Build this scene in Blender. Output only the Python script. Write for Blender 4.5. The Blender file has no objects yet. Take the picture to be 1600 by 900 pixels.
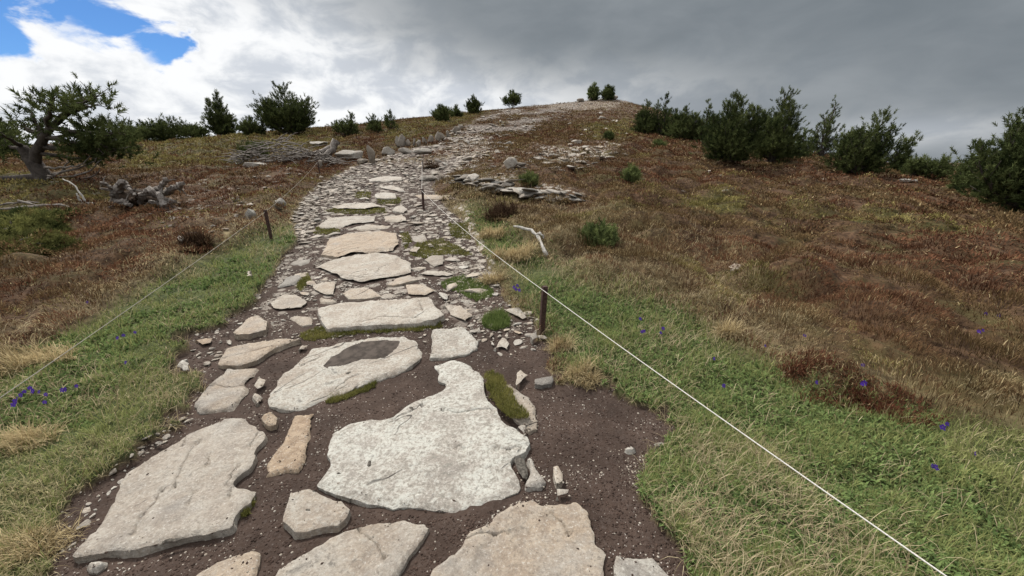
import bpy, bmesh, math, random
import numpy as np
from mathutils import Vector, Matrix
from mathutils.geometry import delaunay_2d_cdt

# ------------------------------------------------------------------ camera, sky, sun, exposure
SC = bpy.context.scene
COL = SC.collection
R = math.radians
FPX = 640.0                      # focal length in photograph pixels (1600 wide)
PITCH = R(17.3)                  # looking slightly down
EYE = 1.6
cam_d = bpy.data.cameras.new('camera')
cam = bpy.data.objects.new('camera', cam_d)
COL.objects.link(cam)
cam_d.sensor_width = 36.0
cam_d.lens = FPX / 1600.0 * 36.0
cam_d.clip_start = 0.05
cam_d.clip_end = 200000.0
cam.location = (0, 0, EYE)
cam.rotation_euler = (math.pi / 2 - PITCH, 0, 0)
SC.camera = cam

SUN_EL, SUN_AZ = 50.0, -35.0      # degrees; azimuth from +Y towards +X
sun_d = bpy.data.lights.new('sun', 'SUN')
sun = bpy.data.objects.new('sun', sun_d)
COL.objects.link(sun)
sun_d.energy = 1.5
sun_d.angle = R(10.0)
sun_d.color = (1.0, 0.955, 0.89)
sdir = Vector((math.cos(R(SUN_EL)) * math.sin(R(SUN_AZ)), math.cos(R(SUN_EL)) * math.cos(R(SUN_AZ)), math.sin(R(SUN_EL))))
sun.rotation_euler = sdir.to_track_quat('Z', 'Y').to_euler()
sun.location = sdir * 60

SC.view_settings.view_transform = 'Standard'
SC.view_settings.look = 'None'
SC.view_settings.exposure = 1.82
SC.view_settings.gamma = 1.0
SC.view_settings.use_curve_mapping = False
SC.render.engine = 'CYCLES'
cy = SC.cycles
cy.use_denoising = True
cy.max_bounces = 4
cy.diffuse_bounces = 2
cy.glossy_bounces = 1
cy.transmission_bounces = 2
cy.transparent_max_bounces = 4
cy.caustics_reflective = False
cy.caustics_refractive = False


class NT:
    """small helper to write node trees"""
    def __init__(self, tree):
        self.t = tree
        tree.nodes.clear()

    def n(self, typ, props=None, **ins):
        nd = self.t.nodes.new(typ)
        for k, v in (props or {}).items():
            setattr(nd, k, v)
        for k, v in ins.items():
            self.set(nd, k, v)
        return nd

    def set(self, nd, k, v):
        if k.startswith('i') and k[1:].isdigit():
            s = nd.inputs[int(k[1:])]
        else:
            s = nd.inputs[k.replace('_', ' ')]
        if isinstance(v, bpy.types.NodeSocket):
            self.t.links.new(v, s)
        elif isinstance(v, bpy.types.Node):
            self.t.links.new(v.outputs[0], s)
        else:
            if isinstance(v, tuple) and len(v) == 3 and s.type == 'RGBA':
                v = v + (1,)
            s.default_value = v

    def math(self, op, a, b=0.0, clamp=False, c=0.0):
        return self.n('ShaderNodeMath', {'operation': op, 'use_clamp': clamp}, i0=a, i1=b, i2=c).outputs[0]

    def vmath(self, op, a, b=(0, 0, 0)):
        return self.n('ShaderNodeVectorMath', {'operation': op}, i0=a, i1=b).outputs[0]

    def noise(self, vec, scale, detail=4, rough=0.55, dist=0.0):
        return self.n('ShaderNodeTexNoise', None, Vector=vec, Scale=scale, Detail=detail, Roughness=rough, Distortion=dist).outputs[0]

    def ramp(self, f, a, b):
        return self.n('ShaderNodeMapRange', {'interpolation_type': 'SMOOTHSTEP', 'clamp': True}, i0=f, i1=a, i2=b, i3=0.0, i4=1.0).outputs[0]

    def mix(self, f, a, b, blend='MIX'):
        nd = self.t.nodes.new('ShaderNodeMix')
        nd.data_type = 'RGBA'
        nd.blend_type = blend
        nd.clamp_factor = True
        for i, v in ((0, f), (6, a), (7, b)):
            self.set(nd, 'i%d' % i, v)
        return nd.outputs[2]

    def attr(self, name, kind='GEOMETRY', out='Fac'):
        nd = self.t.nodes.new('ShaderNodeAttribute')
        nd.attribute_type = kind
        nd.attribute_name = name
        return nd.outputs[out]


def build_world():
    w = bpy.data.worlds.new('World')
    SC.world = w
    w.use_nodes = True
    t = NT(w.node_tree)
    sky = t.n('ShaderNodeTexSky', {'sky_type': 'NISHITA', 'sun_disc': False, 'sun_elevation': R(SUN_EL), 'sun_rotation': R(SUN_AZ),
                                   'altitude': 1500.0, 'air_density': 1.0, 'dust_density': 0.2, 'ozone_density': 3.0})
    d = t.n('ShaderNodeTexCoord').outputs['Generated']
    sx = t.n('ShaderNodeSeparateXYZ', None, Vector=d)
    x, y, z = sx.outputs
    az = t.math('MULTIPLY', t.math('ARCTAN2', x, y), 57.2958)
    el = t.math('MULTIPLY', t.math('ARCSINE', z), 57.2958)
    # direction in degrees, scaled for the cloud noise
    cv = t.n('ShaderNodeCombineXYZ', None, X=t.math('MULTIPLY', az, 0.085), Y=t.math('MULTIPLY', el, 0.15), Z=0.0).outputs[0]
    n_big = t.noise(cv, 1.0, 8, 0.55, 0.3)
    cv2 = t.vmath('ADD', cv, (3.7, 1.3, 5.1))
    n_mid = t.noise(cv2, 2.0, 8, 0.56, 0.35)
    cvs = t.n('ShaderNodeCombineXYZ', None, X=t.math('MULTIPLY', az, 0.05), Y=t.math('MULTIPLY', el, 0.12), Z=3.3).outputs[0]
    n_soft = t.noise(cvs, 0.8, 4, 0.5, 0.6)
    n_soft2 = t.noise(t.vmath('ADD', cvs, (7.7, 2.1, 0.0)), 2.3, 5, 0.55, 0.4)

    azw = t.math('ADD', az, t.math('MULTIPLY', t.math('SUBTRACT', n_mid, 0.5), 9.0))
    elw = t.math('ADD', el, t.math('MULTIPLY', t.math('SUBTRACT', t.noise(t.vmath('ADD', cv, (1.1, 8.2, 0.7)), 2.2, 8, 0.58, 0.2), 0.5), 6.0))

    def blob(ca, ce, wa, we, az=az, el=el):
        a = t.math('POWER', t.math('DIVIDE', t.math('SUBTRACT', az, ca), wa), 2.0)
        e = t.math('POWER', t.math('DIVIDE', t.math('SUBTRACT', el, ce), we), 2.0)
        return t.math('EXPONENT', t.math('MULTIPLY', t.math('ADD', a, e), -1.0))
    # clear gaps, upper left
    gap = blob(-48.6, 10.4, 4.2, 3.0, azw, elw)
    for g_ in ((-45.5, 13.4, 7.5, 2.4), (-39.8, 12.0, 4.6, 2.3), (-37.0, 10.4, 2.8, 2.0), (-62, 14, 10, 5)):
        gap = t.math('MAXIMUM', gap, blob(*g_, azw, elw))
    cover = t.math('ADD', t.math('MULTIPLY', t.math('SUBTRACT', n_big, 0.5), 0.9), t.math('SUBTRACT', 0.34, t.math('MULTIPLY', gap, 0.62)))
    cover = t.math('ADD', cover, t.math('MULTIPLY', t.math('SUBTRACT', n_mid, 0.5), 1.1))
    cover = t.math('ADD', cover, t.math('MULTIPLY', t.ramp(az, -34.0, -24.0), 0.6))
    cov = t.ramp(cover, -0.16, 0.13)
    # brightness of the cloud sheet: white cumulus on the left, slate grey overcast on the right
    dk = t.math('ADD', t.math('ADD', az, t.math('MULTIPLY', el, 1.5)), t.math('MULTIPLY', t.math('SUBTRACT', n_soft, 0.5), 26.0))
    dk = t.math('ADD', dk, t.math('MULTIPLY', t.math('SUBTRACT', n_soft2, 0.5), 8.0))
    dark = t.ramp(dk, -13.0, 23.0)
    low = t.math('MULTIPLY', blob(4, 7.0, 22, 4.0), 0.50)
    low2 = t.math('MULTIPLY', blob(42, 2.6, 9, 1.6), 0.42)
    dark = t.math('SUBTRACT', dark, t.math('ADD', low, low2), True)
    puff = t.ramp(t.math('ADD', t.math('MULTIPLY', n_mid, 0.65), t.math('MULTIPLY', n_big, 0.35)), 0.41, 0.575)
    rim = t.math('MULTIPLY', t.ramp(cover, 0.30, 0.04), t.ramp(az, -20.0, -32.0))
    puff = t.math('MAXIMUM', puff, rim)
    white = t.mix(puff, (1.80, 1.91, 2.08), (2.80, 2.83, 2.86))
    soft = t.ramp(t.math('ADD', t.math('MULTIPLY', n_soft, 0.6), t.math('MULTIPLY', n_soft2, 0.4)), 0.3, 0.7)
    slate = t.mix(soft, (0.52, 0.60, 0.67), (0.80, 0.88, 0.95))
    cloud = t.mix(dark, white, slate)
    # overhead (outside the photograph) the sheet stays bright broken cloud, so it lights the ground
    over = t.ramp(el, 24.0, 50.0)
    cloud = t.mix(over, cloud, (4.1, 4.1, 4.15))
    blue = t.mix(1.0, sky.outputs[0], (0.14, 0.21, 0.285), 'MULTIPLY')
    c = t.mix(cov, blue, cloud)
    # below the horizon: dull land colour
    c = t.mix(t.ramp(el, -0.4, -1.5), c, (0.40, 0.46, 0.50))
    bg = t.n('ShaderNodeBackground', None, Color=c, Strength=0.1)
    out = t.n('ShaderNodeOutputWorld', None, Surface=bg)


build_world()

# ------------------------------------------------------------------ numpy helpers
rng = np.random.default_rng(7)
random.seed(7)


def _hash(ix, iy, seed):
    h = (ix.astype(np.int64) * 374761393 + iy.astype(np.int64) * 668265263 + seed * 1442695041) & 0xFFFFFFFF
    h = ((h ^ (h >> 13)) * 1274126177) & 0xFFFFFFFF
    h = (h ^ (h >> 16)) & 0xFFFFFF
    return h / float(0xFFFFFF)


def vnoise(x, y, seed=0):
    x = np.asarray(x, float); y = np.asarray(y, float)
    x0 = np.floor(x); y0 = np.floor(y)
    fx = x - x0; fy = y - y0
    ux = fx * fx * fx * (fx * (fx * 6 - 15) + 10); uy = fy * fy * fy * (fy * (fy * 6 - 15) + 10)
    a = _hash(x0, y0, seed); b = _hash(x0 + 1, y0, seed)
    c = _hash(x0, y0 + 1, seed); d = _hash(x0 + 1, y0 + 1, seed)
    return (a + (b - a) * ux) * (1 - uy) + (c + (d - c) * ux) * uy


def fbm(x, y, octv=4, seed=0, gain=0.5):
    s = 0.0; amp = 1.0; tot = 0.0
    for o in range(octv):
        c, q = math.cos(0.6 * o), math.sin(0.6 * o)
        k = 2.03 ** o
        s = s + amp * (vnoise((x * c - y * q) * k + 13.7 * o, (x * q + y * c) * k - 7.1 * o, seed + o) - 0.5)
        tot += amp; amp *= gain
    return s / tot * 2.0        # about -1..1


def sstep(a, b, x):
    t = np.clip((x - a) / (b - a), 0, 1)
    return t * t * (3 - 2 * t)


def inside_dist(px, py, poly):
    """signed distance (positive inside) from points to a polygon"""
    P = np.asarray(poly, float)
    n = len(P)
    best = np.full(px.shape, 1e18)
    ins = np.zeros(px.shape, bool)
    for i in range(n):
        ax, ay = P[i]; bx, by = P[(i + 1) % n]
        dx, dy = bx - ax, by - ay
        L = dx * dx + dy * dy + 1e-12
        t = np.clip(((px - ax) * dx + (py - ay) * dy) / L, 0, 1)
        best = np.minimum(best, (px - ax - t * dx) ** 2 + (py - ay - t * dy) ** 2)
        if ay != by:
            cond = ((ay > py) != (by > py)) & (px < (bx - ax) * (py - ay) / (by - ay) + ax)
            ins ^= cond
    d = np.sqrt(best)
    return np.where(ins, d, -d)


CP, SP = math.cos(PITCH), math.sin(PITCH)


def project(x, y, z):
    """world -> photograph pixels (used only to lay out where each ground cover grows)"""
    dz = z - EYE
    dep = y * CP - dz * SP
    up = dz * CP + y * SP
    dep = np.maximum(dep, 0.05)
    return 800 + FPX * x / dep, 450 - FPX * up / dep


def raydir(px, py):
    r = (np.asarray(px, float) - 800) / FPX
    u = (450 - np.asarray(py, float)) / FPX
    f = np.ones_like(r)
    return r, f * CP + u * SP, u * CP - f * SP


# ------------------------------------------------------------------ terrain
R_N = np.array([0, 3, 5, 7, 10, 14, 20, 30, 42, 58, 72, 100, 160.0])
TAB = {
    -75: [0, -.05, 0, .1, .25, .5, .9, 1.4, 1.8, 1.8, 1.2, -3, -20],
    -50: [0, 0, .02, .1, .28, .75, 1.15, 1.6, 2.0, 1.9, 1.3, -3, -20],
    -28: [0, .03, .12, .3, .7, 1.15, 1.8, 2.75, 3.75, 4.3, 4.3, 2, -15],
    -10: [0, .06, .28, .52, .95, 1.5, 2.4, 3.7, 5.3, 7.0, 7.5, 5, -10],
    0: [0, .08, .32, .58, 1.0, 1.6, 2.5, 3.9, 5.9, 8.2, 9.9, 8, -6],
    12: [0, .08, .3, .58, 1.0, 1.55, 2.4, 3.8, 5.9, 8.7, 11.3, 10.5, -4],
    19: [0, .07, .28, .5, .9, 1.35, 2.0, 3.1, 4.9, 7.2, 8.8, 7, -8],
    28: [0, .05, .2, .4, .72, 1.1, 1.62, 2.3, 2.9, 3.0, 2.5, -2, -20],
    38: [0, .03, .1, .3, .6, .95, 1.34, 1.25, .6, -1, -4, -12, -30],
    46: [0, .0, .06, .27, .5, .75, .86, .4, -.6, -3, -6, -14, -32],
    52: [0, 0, .03, .22, .42, .58, .6, 0, -1.2, -4, -7, -15, -33],
    75: [0, -.02, 0, .1, .2, .25, .1, -.6, -2, -5, -8, -16, -34],
}
AZK = np.array(sorted(TAB), float)
TZ = np.array([TAB[int(k)] for k in AZK], float)

AZ_MAX, AZ_STEP = 112.0, 0.25
AZ_F = np.arange(-AZ_MAX, AZ_MAX + 0.001, AZ_STEP)
AZ_B = np.arange(AZ_MAX + 4, 360 - AZ_MAX - 1, 4.0)
AZ = np.concatenate([AZ_F, AZ_B])
NF = len(AZ_F)
LR0, LR1, NR = math.log(0.5), math.log(160.0), 450
LR = np.linspace(LR0, LR1, NR)
RR = np.exp(LR)


def base_table():
    azc = np.clip(AZ_F, -75, 75)
    z1 = np.stack([np.interp(RR, R_N, TZ[i]) for i in range(len(AZK))])       # (K, NR)
    g = np.stack([np.interp(azc, AZK, z1[:, j]) for j in range(NR)], 1)       # (NF, NR)
    def blur(a, w, axis):
        k = np.ones(w) / w
        pad = [(0, 0), (0, 0)]; pad[axis] = (w // 2, w // 2)
        b = np.pad(a, pad, mode='edge')
        return np.apply_along_axis(lambda v: np.convolve(v, k, 'valid'), axis, b)
    for _ in range(2):
        g = blur(g, 19, 0)
        g = blur(g, 11, 1)
    return g


ZB = base_table()
A2, RR2 = np.meshgrid(np.radians(AZ_F), RR, indexing='ij')
GX = np.sin(A2) * RR2
GY = np.cos(A2) * RR2
PX, PY = project(GX, GY, ZB)
wob = fbm(GX * 1.3, GY * 1.3, 4, 11) * np.clip(60 / np.maximum(RR2, 1.0), 4, 30)     # ragged borders, in pixels

PATH = [(60, 960), (92, 890), (108, 840), (150, 785), (195, 725), (245, 680), (298, 640), (322, 600), (312, 577), (268, 578), (258, 556),
        (300, 520), (345, 498), (400, 468), (425, 430), (440, 402), (463, 378), (458, 340), (475, 308), (500, 288), (520, 274), (555, 256),
        (590, 246), (630, 233), (690, 212), (720, 196), (760, 178), (810, 162), (868, 146), (930, 146), (900, 172), (850, 190), (800, 215),
        (750, 250), (705, 270), (676, 292), (692, 318), (722, 345), (742, 380), (764, 420), (795, 458), (842, 500), (852, 540), (872, 578),
        (905, 602), (990, 640), (1038, 660), (1042, 690), (992, 728), (1002, 765), (1042, 830), (1082, 900), (1120, 990), (600, 1500), (0, 1100)]
GRASS_L = [(-900, 900), (-200, 700), (0, 590), (150, 508), (300, 425), (400, 372), (470, 350), (500, 380), (420, 520), (330, 640), (200, 780),
           (100, 1000), (-600, 1500), (-90000, 30000), (-90000, 700)]
GRASS_R = [(735, 330), (775, 345), (830, 410), (900, 440), (1000, 470), (1100, 505), (1190, 560), (1290, 630), (1440, 668), (1600, 690), (1850, 760),
           (2600, 1100), (90000, 900), (90000, 40000), (1800, 1800), (1000, 1500), (1000, 900), (900, 600), (800, 470)]
OLIVE = [[(150, 215), (330, 205), (520, 215), (560, 240), (420, 250), (330, 275), (200, 270)], [(-200, 250), (60, 280), (200, 320), (100, 345), (-200, 330)],
         [(1060, 330), (1130, 310), (1190, 330), (1150, 350), (1080, 350)], [(1280, 345), (1400, 345), (1560, 380), (1500, 400), (1330, 370)],
         [(600, 205), (720, 178), (790, 165), (760, 180), (690, 205), (600, 225)], [(900, 200), (980, 190), (1000, 220), (930, 225)],
         [(-100, 335), (60, 335), (120, 370), (70, 410), (-100, 420)]]
SCREE = [[(845, 238), (905, 236), (965, 226), (975, 242), (930, 258), (880, 270), (835, 256)], [(720, 200), (780, 215), (760, 255), (700, 270), (690, 235)],
         [(770, 240), (850, 225), (860, 262), (790, 300), (750, 285)], [(840, 150), (930, 148), (1000, 156), (960, 175), (860, 175)],
         [(640, 330), (720, 320), (770, 400), (800, 440), (740, 440), (700, 400)], [(690, 275), (790, 285), (920, 312), (915, 320), (780, 305), (690, 290)],
         [(460, 372), (456, 340), (472, 312), (498, 290), (545, 270), (560, 285), (505, 315), (485, 350), (480, 385)],
         [(60, 300), (350, 290), (400, 330), (330, 380), (220, 330)]]


def zone(poly, soft):
    return sstep(-soft, soft, inside_dist(PX, PY, poly) + wob)


Z_PATH = sstep(-3, 3, inside_dist(PX, PY, PATH) + wob * 0.9 * sstep(260, 420, PY) + fbm(GX * 3.2, GY * 3.2, 3, 14) * 34 * sstep(380, 640, PY) + fbm(GX * 11, GY * 11, 3, 12) * 22 * sstep(380, 640, PY))
Z_PATH = Z_PATH * (1 - sstep(262, 236, PY) * sstep(0.12, -0.12, fbm(GX * 0.55, GY * 0.55, 4, 15)) * 0.95)
UPPER = sstep(300, 255, PY)                                  # the upper, stony stretch of the path
Z_GREEN = np.maximum(zone(GRASS_L, 14), zone(GRASS_R, 22)) * (1 - Z_PATH)
Z_STRAW = np.maximum(sstep(-70, 0, inside_dist(PX, PY, GRASS_L) + wob), sstep(-75, -5, inside_dist(PX, PY, GRASS_R) + wob)) * (1 - Z_PATH)
Z_OLIVE = np.zeros_like(PX)
for p in OLIVE:
    Z_OLIVE = np.maximum(Z_OLIVE, zone(p, 8))
Z_OLIVE *= (1 - Z_PATH) * (1 - Z_GREEN)
MIXED = [(735, 330), (900, 325), (1000, 372), (1150, 395), (1185, 470), (1060, 490), (850, 445)]
Z_STRAW = np.maximum(Z_STRAW, 0.5 * zone(MIXED, 25) * (1 - Z_PATH))
Z_SCREE = np.zeros_like(PX)
for i, p in enumerate(SCREE):
    Z_SCREE = np.maximum(Z_SCREE, zone(p, 8) * (0.35 if i == len(SCREE) - 1 else (0.35 if i == 2 else 0.9)))
Z_SCREE = np.maximum(Z_SCREE, Z_PATH * UPPER * 0.7)
Z_SCREE = np.maximum(Z_SCREE, Z_PATH * sstep(560, 440, PY) * 0.62)
HILL = sstep(26, 45, RR2) * sstep(R(-6), R(4), A2) * sstep(R(24), R(15), A2)
Z_SCREE = np.maximum(Z_SCREE, 0.4 * HILL)

heath = (1 - Z_PATH) * (1 - Z_GREEN)
far = sstep(8, 25, RR2)
hum = fbm(GX * 1.5, GY * 1.5, 3, 21)
OFFP = sstep(0, -40, inside_dist(PX, PY, PATH))
ZF = ZB + far * 0.35 * fbm(GX * 0.13, GY * 0.13, 3, 31) * (1 - 0.6 * Z_PATH)
ZF = ZF + heath * OFFP * (sstep(2, 6, RR2) * 0.26 * np.abs(fbm(GX * 0.9, GY * 0.9, 2, 27)) + 0.17 * np.abs(hum) + 0.035 * fbm(GX * 5, GY * 5, 3, 22) + 0.05)
ZF = ZF + Z_GREEN * (0.05 * hum + 0.022 * fbm(GX * 6, GY * 6, 3, 23) + 0.05)
ZF = ZF + Z_PATH * (0.018 * fbm(GX * 2.5, GY * 2.5, 3, 24) + 0.006 * fbm(GX * 14, GY * 14, 2, 25))
ZF = ZF - 0.03 * (1 - sstep(0.5, 0.95, Z_PATH)) * Z_PATH


def lookup(G, x, y):
    a = np.degrees(np.arctan2(x, y)); l = np.log(np.maximum(np.hypot(x, y), 0.5001))
    fa = np.clip((a + AZ_MAX) / AZ_STEP, 0, NF - 1.001); fl = np.clip((l - LR0) / (LR1 - LR0) * (NR - 1), 0, NR - 1.001)
    i = fa.astype(int); j = fl.astype(int); u = fa - i; v = fl - j
    return (G[i, j] * (1 - u) + G[i + 1, j] * u) * (1 - v) + (G[i, j + 1] * (1 - u) + G[i + 1, j + 1] * u) * v


def Hz(x, y):
    return lookup(ZF, np.asarray(x, float), np.asarray(y, float))


T_RAY = np.exp(np.linspace(math.log(0.9), math.log(150), 900))


def at(px, py, h=0.0):
    """where the sight line through a photograph pixel meets the ground (lifted by h)"""
    px = np.atleast_1d(np.asarray(px, float)); py = np.atleast_1d(np.asarray(py, float))
    out = np.zeros((len(px), 3))
    for k in range(len(px)):
        yy = py[k]
        for _ in range(60):
            dx, dy, dz = raydir(px[k], yy)
            X = dx * T_RAY; Y = dy * T_RAY; Z = EYE + dz * T_RAY
            below = Z < Hz(X, Y) + h
            if below.any():
                i = int(np.argmax(below)); a, b = (T_RAY[i - 1], T_RAY[i]) if i else (0.3, T_RAY[0])
                for _ in range(24):
                    m = 0.5 * (a + b)
                    if EYE + dz * m < Hz(dx * m, dy * m) + h: b = m
                    else: a = m
                out[k] = (dx * b, dy * b, EYE + dz * b)
                break
            yy += 1.0
    return out


def new_mesh(name, V, F, smooth=False, attrs=None, cols=None):
    """V (n,3), F list of (m,k) int arrays"""
    me = bpy.data.meshes.new(name)
    V = np.ascontiguousarray(V, np.float32)
    F = [np.asarray(f, np.int32) for f in (F if isinstance(F, list) else [F]) if len(f)]
    me.vertices.add(len(V)); me.vertices.foreach_set('co', V.ravel())
    tot = sum(f.size for f in F); npoly = sum(len(f) for f in F)
    me.loops.add(tot); me.loops.foreach_set('vertex_index', np.concatenate([f.ravel() for f in F]))
    me.polygons.add(npoly)
    sizes = np.concatenate([np.full(len(f), f.shape[1], np.int32) for f in F])
    st = np.zeros(npoly, np.int32); st[1:] = np.cumsum(sizes)[:-1]
    me.polygons.foreach_set('loop_start', st)
    try:
        me.polygons.foreach_set('loop_total', sizes)
    except Exception:
        pass
    me.polygons.foreach_set('use_smooth', np.full(npoly, smooth, bool))
    for k, a in (attrs or {}).items():
        at_ = me.attributes.new(k, 'FLOAT', 'POINT'); at_.data.foreach_set('value', np.ascontiguousarray(a, np.float32))
    if cols is not None:
        ca = me.color_attributes.new('tone', 'FLOAT_COLOR', 'POINT')
        c4 = np.ones((len(V), 4), np.float32); c4[:, :3] = cols
        ca.data.foreach_set('color', c4.ravel())
    me.update(calc_edges=True)
    return me


def link(name, me, mat=None, parent=None, loc=None):
    o = bpy.data.objects.new(name, me)
    COL.objects.link(o)
    if mat is not None and me is not None and len(me.materials) == 0:
        me.materials.append(mat)
    if parent is not None: o.parent = parent
    if loc is not None: o.location = loc
    return o


def tag(o, label=None, cat=None, group=None, kind=None):
    if label:
        o['label'] = label
        kind = kind or 'thing'
    if cat: o['category'] = cat
    if group: o['group'] = group
    if kind: o['kind'] = kind
    return o


def empty(name, loc, label, cat, group=None):
    o = bpy.data.objects.new(name, None)
    COL.objects.link(o)
    o.location = loc; o.empty_display_size = 0.1
    return tag(o, label, cat, group)


# ------------------------------------------------------------------ materials
def material(name):
    m = bpy.data.materials.new(name)
    m.use_nodes = True
    return m, NT(m.node_tree)


def mat_ground():
    m, t = material('ground_cover_soil')
    p = t.n('ShaderNodeNewGeometry').outputs['Position']
    soil_a, green_a, straw_a, olive_a, scree_a = (t.attr(k) for k in ('soil', 'green', 'straw', 'olive', 'scree'))
    n1 = t.noise(p, 0.45, 5, 0.6); n2 = t.noise(p, 2.6, 6, 0.65); n3 = t.noise(p, 14.0, 6, 0.7); n4 = t.noise(p, 60.0, 4, 0.7)
    n5 = t.noise(t.vmath('ADD', p, (31, 7, 3)), 0.9, 5, 0.65)
    # soil with grit
    soil = t.mix(t.ramp(n2, 0.3, 0.7), (0.030, 0.020, 0.0155), (0.060, 0.041, 0.032))
    soil = t.mix(t.math('MULTIPLY', t.ramp(n4, 0.45, 0.75), 0.5), soil, (0.085, 0.068, 0.060))
    vor = t.n('ShaderNodeTexVoronoi', {'feature': 'F1'}, Vector=p, Scale=95.0)
    vd = vor.outputs['Distance']; vc = t.n('ShaderNodeSeparateColor', None, Color=vor.outputs['Color']).outputs[0]
    grit = t.math('MULTIPLY', t.ramp(vd, 0.36, 0.26), t.ramp(t.math('ADD', vc, t.math('MULTIPLY', n2, 0.7)), 1.30, 1.38))
    soil = t.mix(grit, soil, (0.40, 0.36, 0.32))
    # heath: rust, dark brown, straw and olive
    h = t.mix(t.ramp(n3, 0.35, 0.65), (0.034, 0.019, 0.011), (0.105, 0.062, 0.034))
    h = t.mix(t.math('MULTIPLY', t.ramp(n5, 0.48, 0.66), 0.8), h, (0.085, 0.072, 0.028))
    h = t.mix(t.math('MULTIPLY', t.ramp(n2, 0.58, 0.75), 0.45), h, (0.12, 0.092, 0.052))
    h = t.mix(t.math('MULTIPLY', t.ramp(n1, 0.55, 0.7), 0.4), h, (0.05, 0.026, 0.016))
    ol = t.mix(t.ramp(n3, 0.3, 0.7), (0.040, 0.040, 0.014), (0.095, 0.085, 0.030))
    h = t.mix(t.math('MULTIPLY', olive_a, t.ramp(n2, 0.3, 0.65)), h, ol)
    st = t.mix(t.ramp(n3, 0.35, 0.65), (0.075, 0.058, 0.03), (0.20, 0.16, 0.085))
    h = t.mix(t.math('MULTIPLY', straw_a, t.ramp(n2, 0.35, 0.6)), h, st)
    g = t.mix(t.ramp(n3, 0.35, 0.65), (0.030, 0.040, 0.014), (0.080, 0.092, 0.034))
    c = t.mix(green_a, h, g)
    c = t.mix(soil_a, c, soil)
    # stony ground: many pale chips
    v2 = t.n('ShaderNodeTexVoronoi', {'feature': 'F1'}, Vector=t.vmath('MULTIPLY', p, (1, 1, 2)), Scale=7.5, Randomness=1.0)
    v2c = t.n('ShaderNodeSeparateColor', None, Color=v2.outputs['Color']).outputs[1]
    chips = t.math('MULTIPLY', t.ramp(v2.outputs['Distance'], 0.55, 0.4), t.ramp(t.math('ADD', t.math('ADD', v2c, t.math('MULTIPLY', n2, 0.8)), scree_a), 1.25, 1.5))
    stone = t.mix(v2c, (0.20, 0.18, 0.155), (0.40, 0.36, 0.31))
    c = t.mix(t.math('MULTIPLY', chips, scree_a), c, stone)
    bh = t.math('ADD', t.math('MULTIPLY', n3, 0.6), t.math('MULTIPLY', n4, 0.25))
    bh = t.math('ADD', bh, t.math('MULTIPLY', grit, t.math('MULTIPLY', soil_a, 0.12)))
    b = t.n('ShaderNodeBump', None, Strength=0.8, Distance=0.03, Height=bh)
    s = t.n('ShaderNodeBsdfPrincipled', None, Base_Color=c, Roughness=0.95, Normal=b.outputs[0])
    s.inputs['Specular IOR Level'].default_value = 0.15
    t.n('ShaderNodeOutputMaterial', None, Surface=s)
    return m


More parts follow.
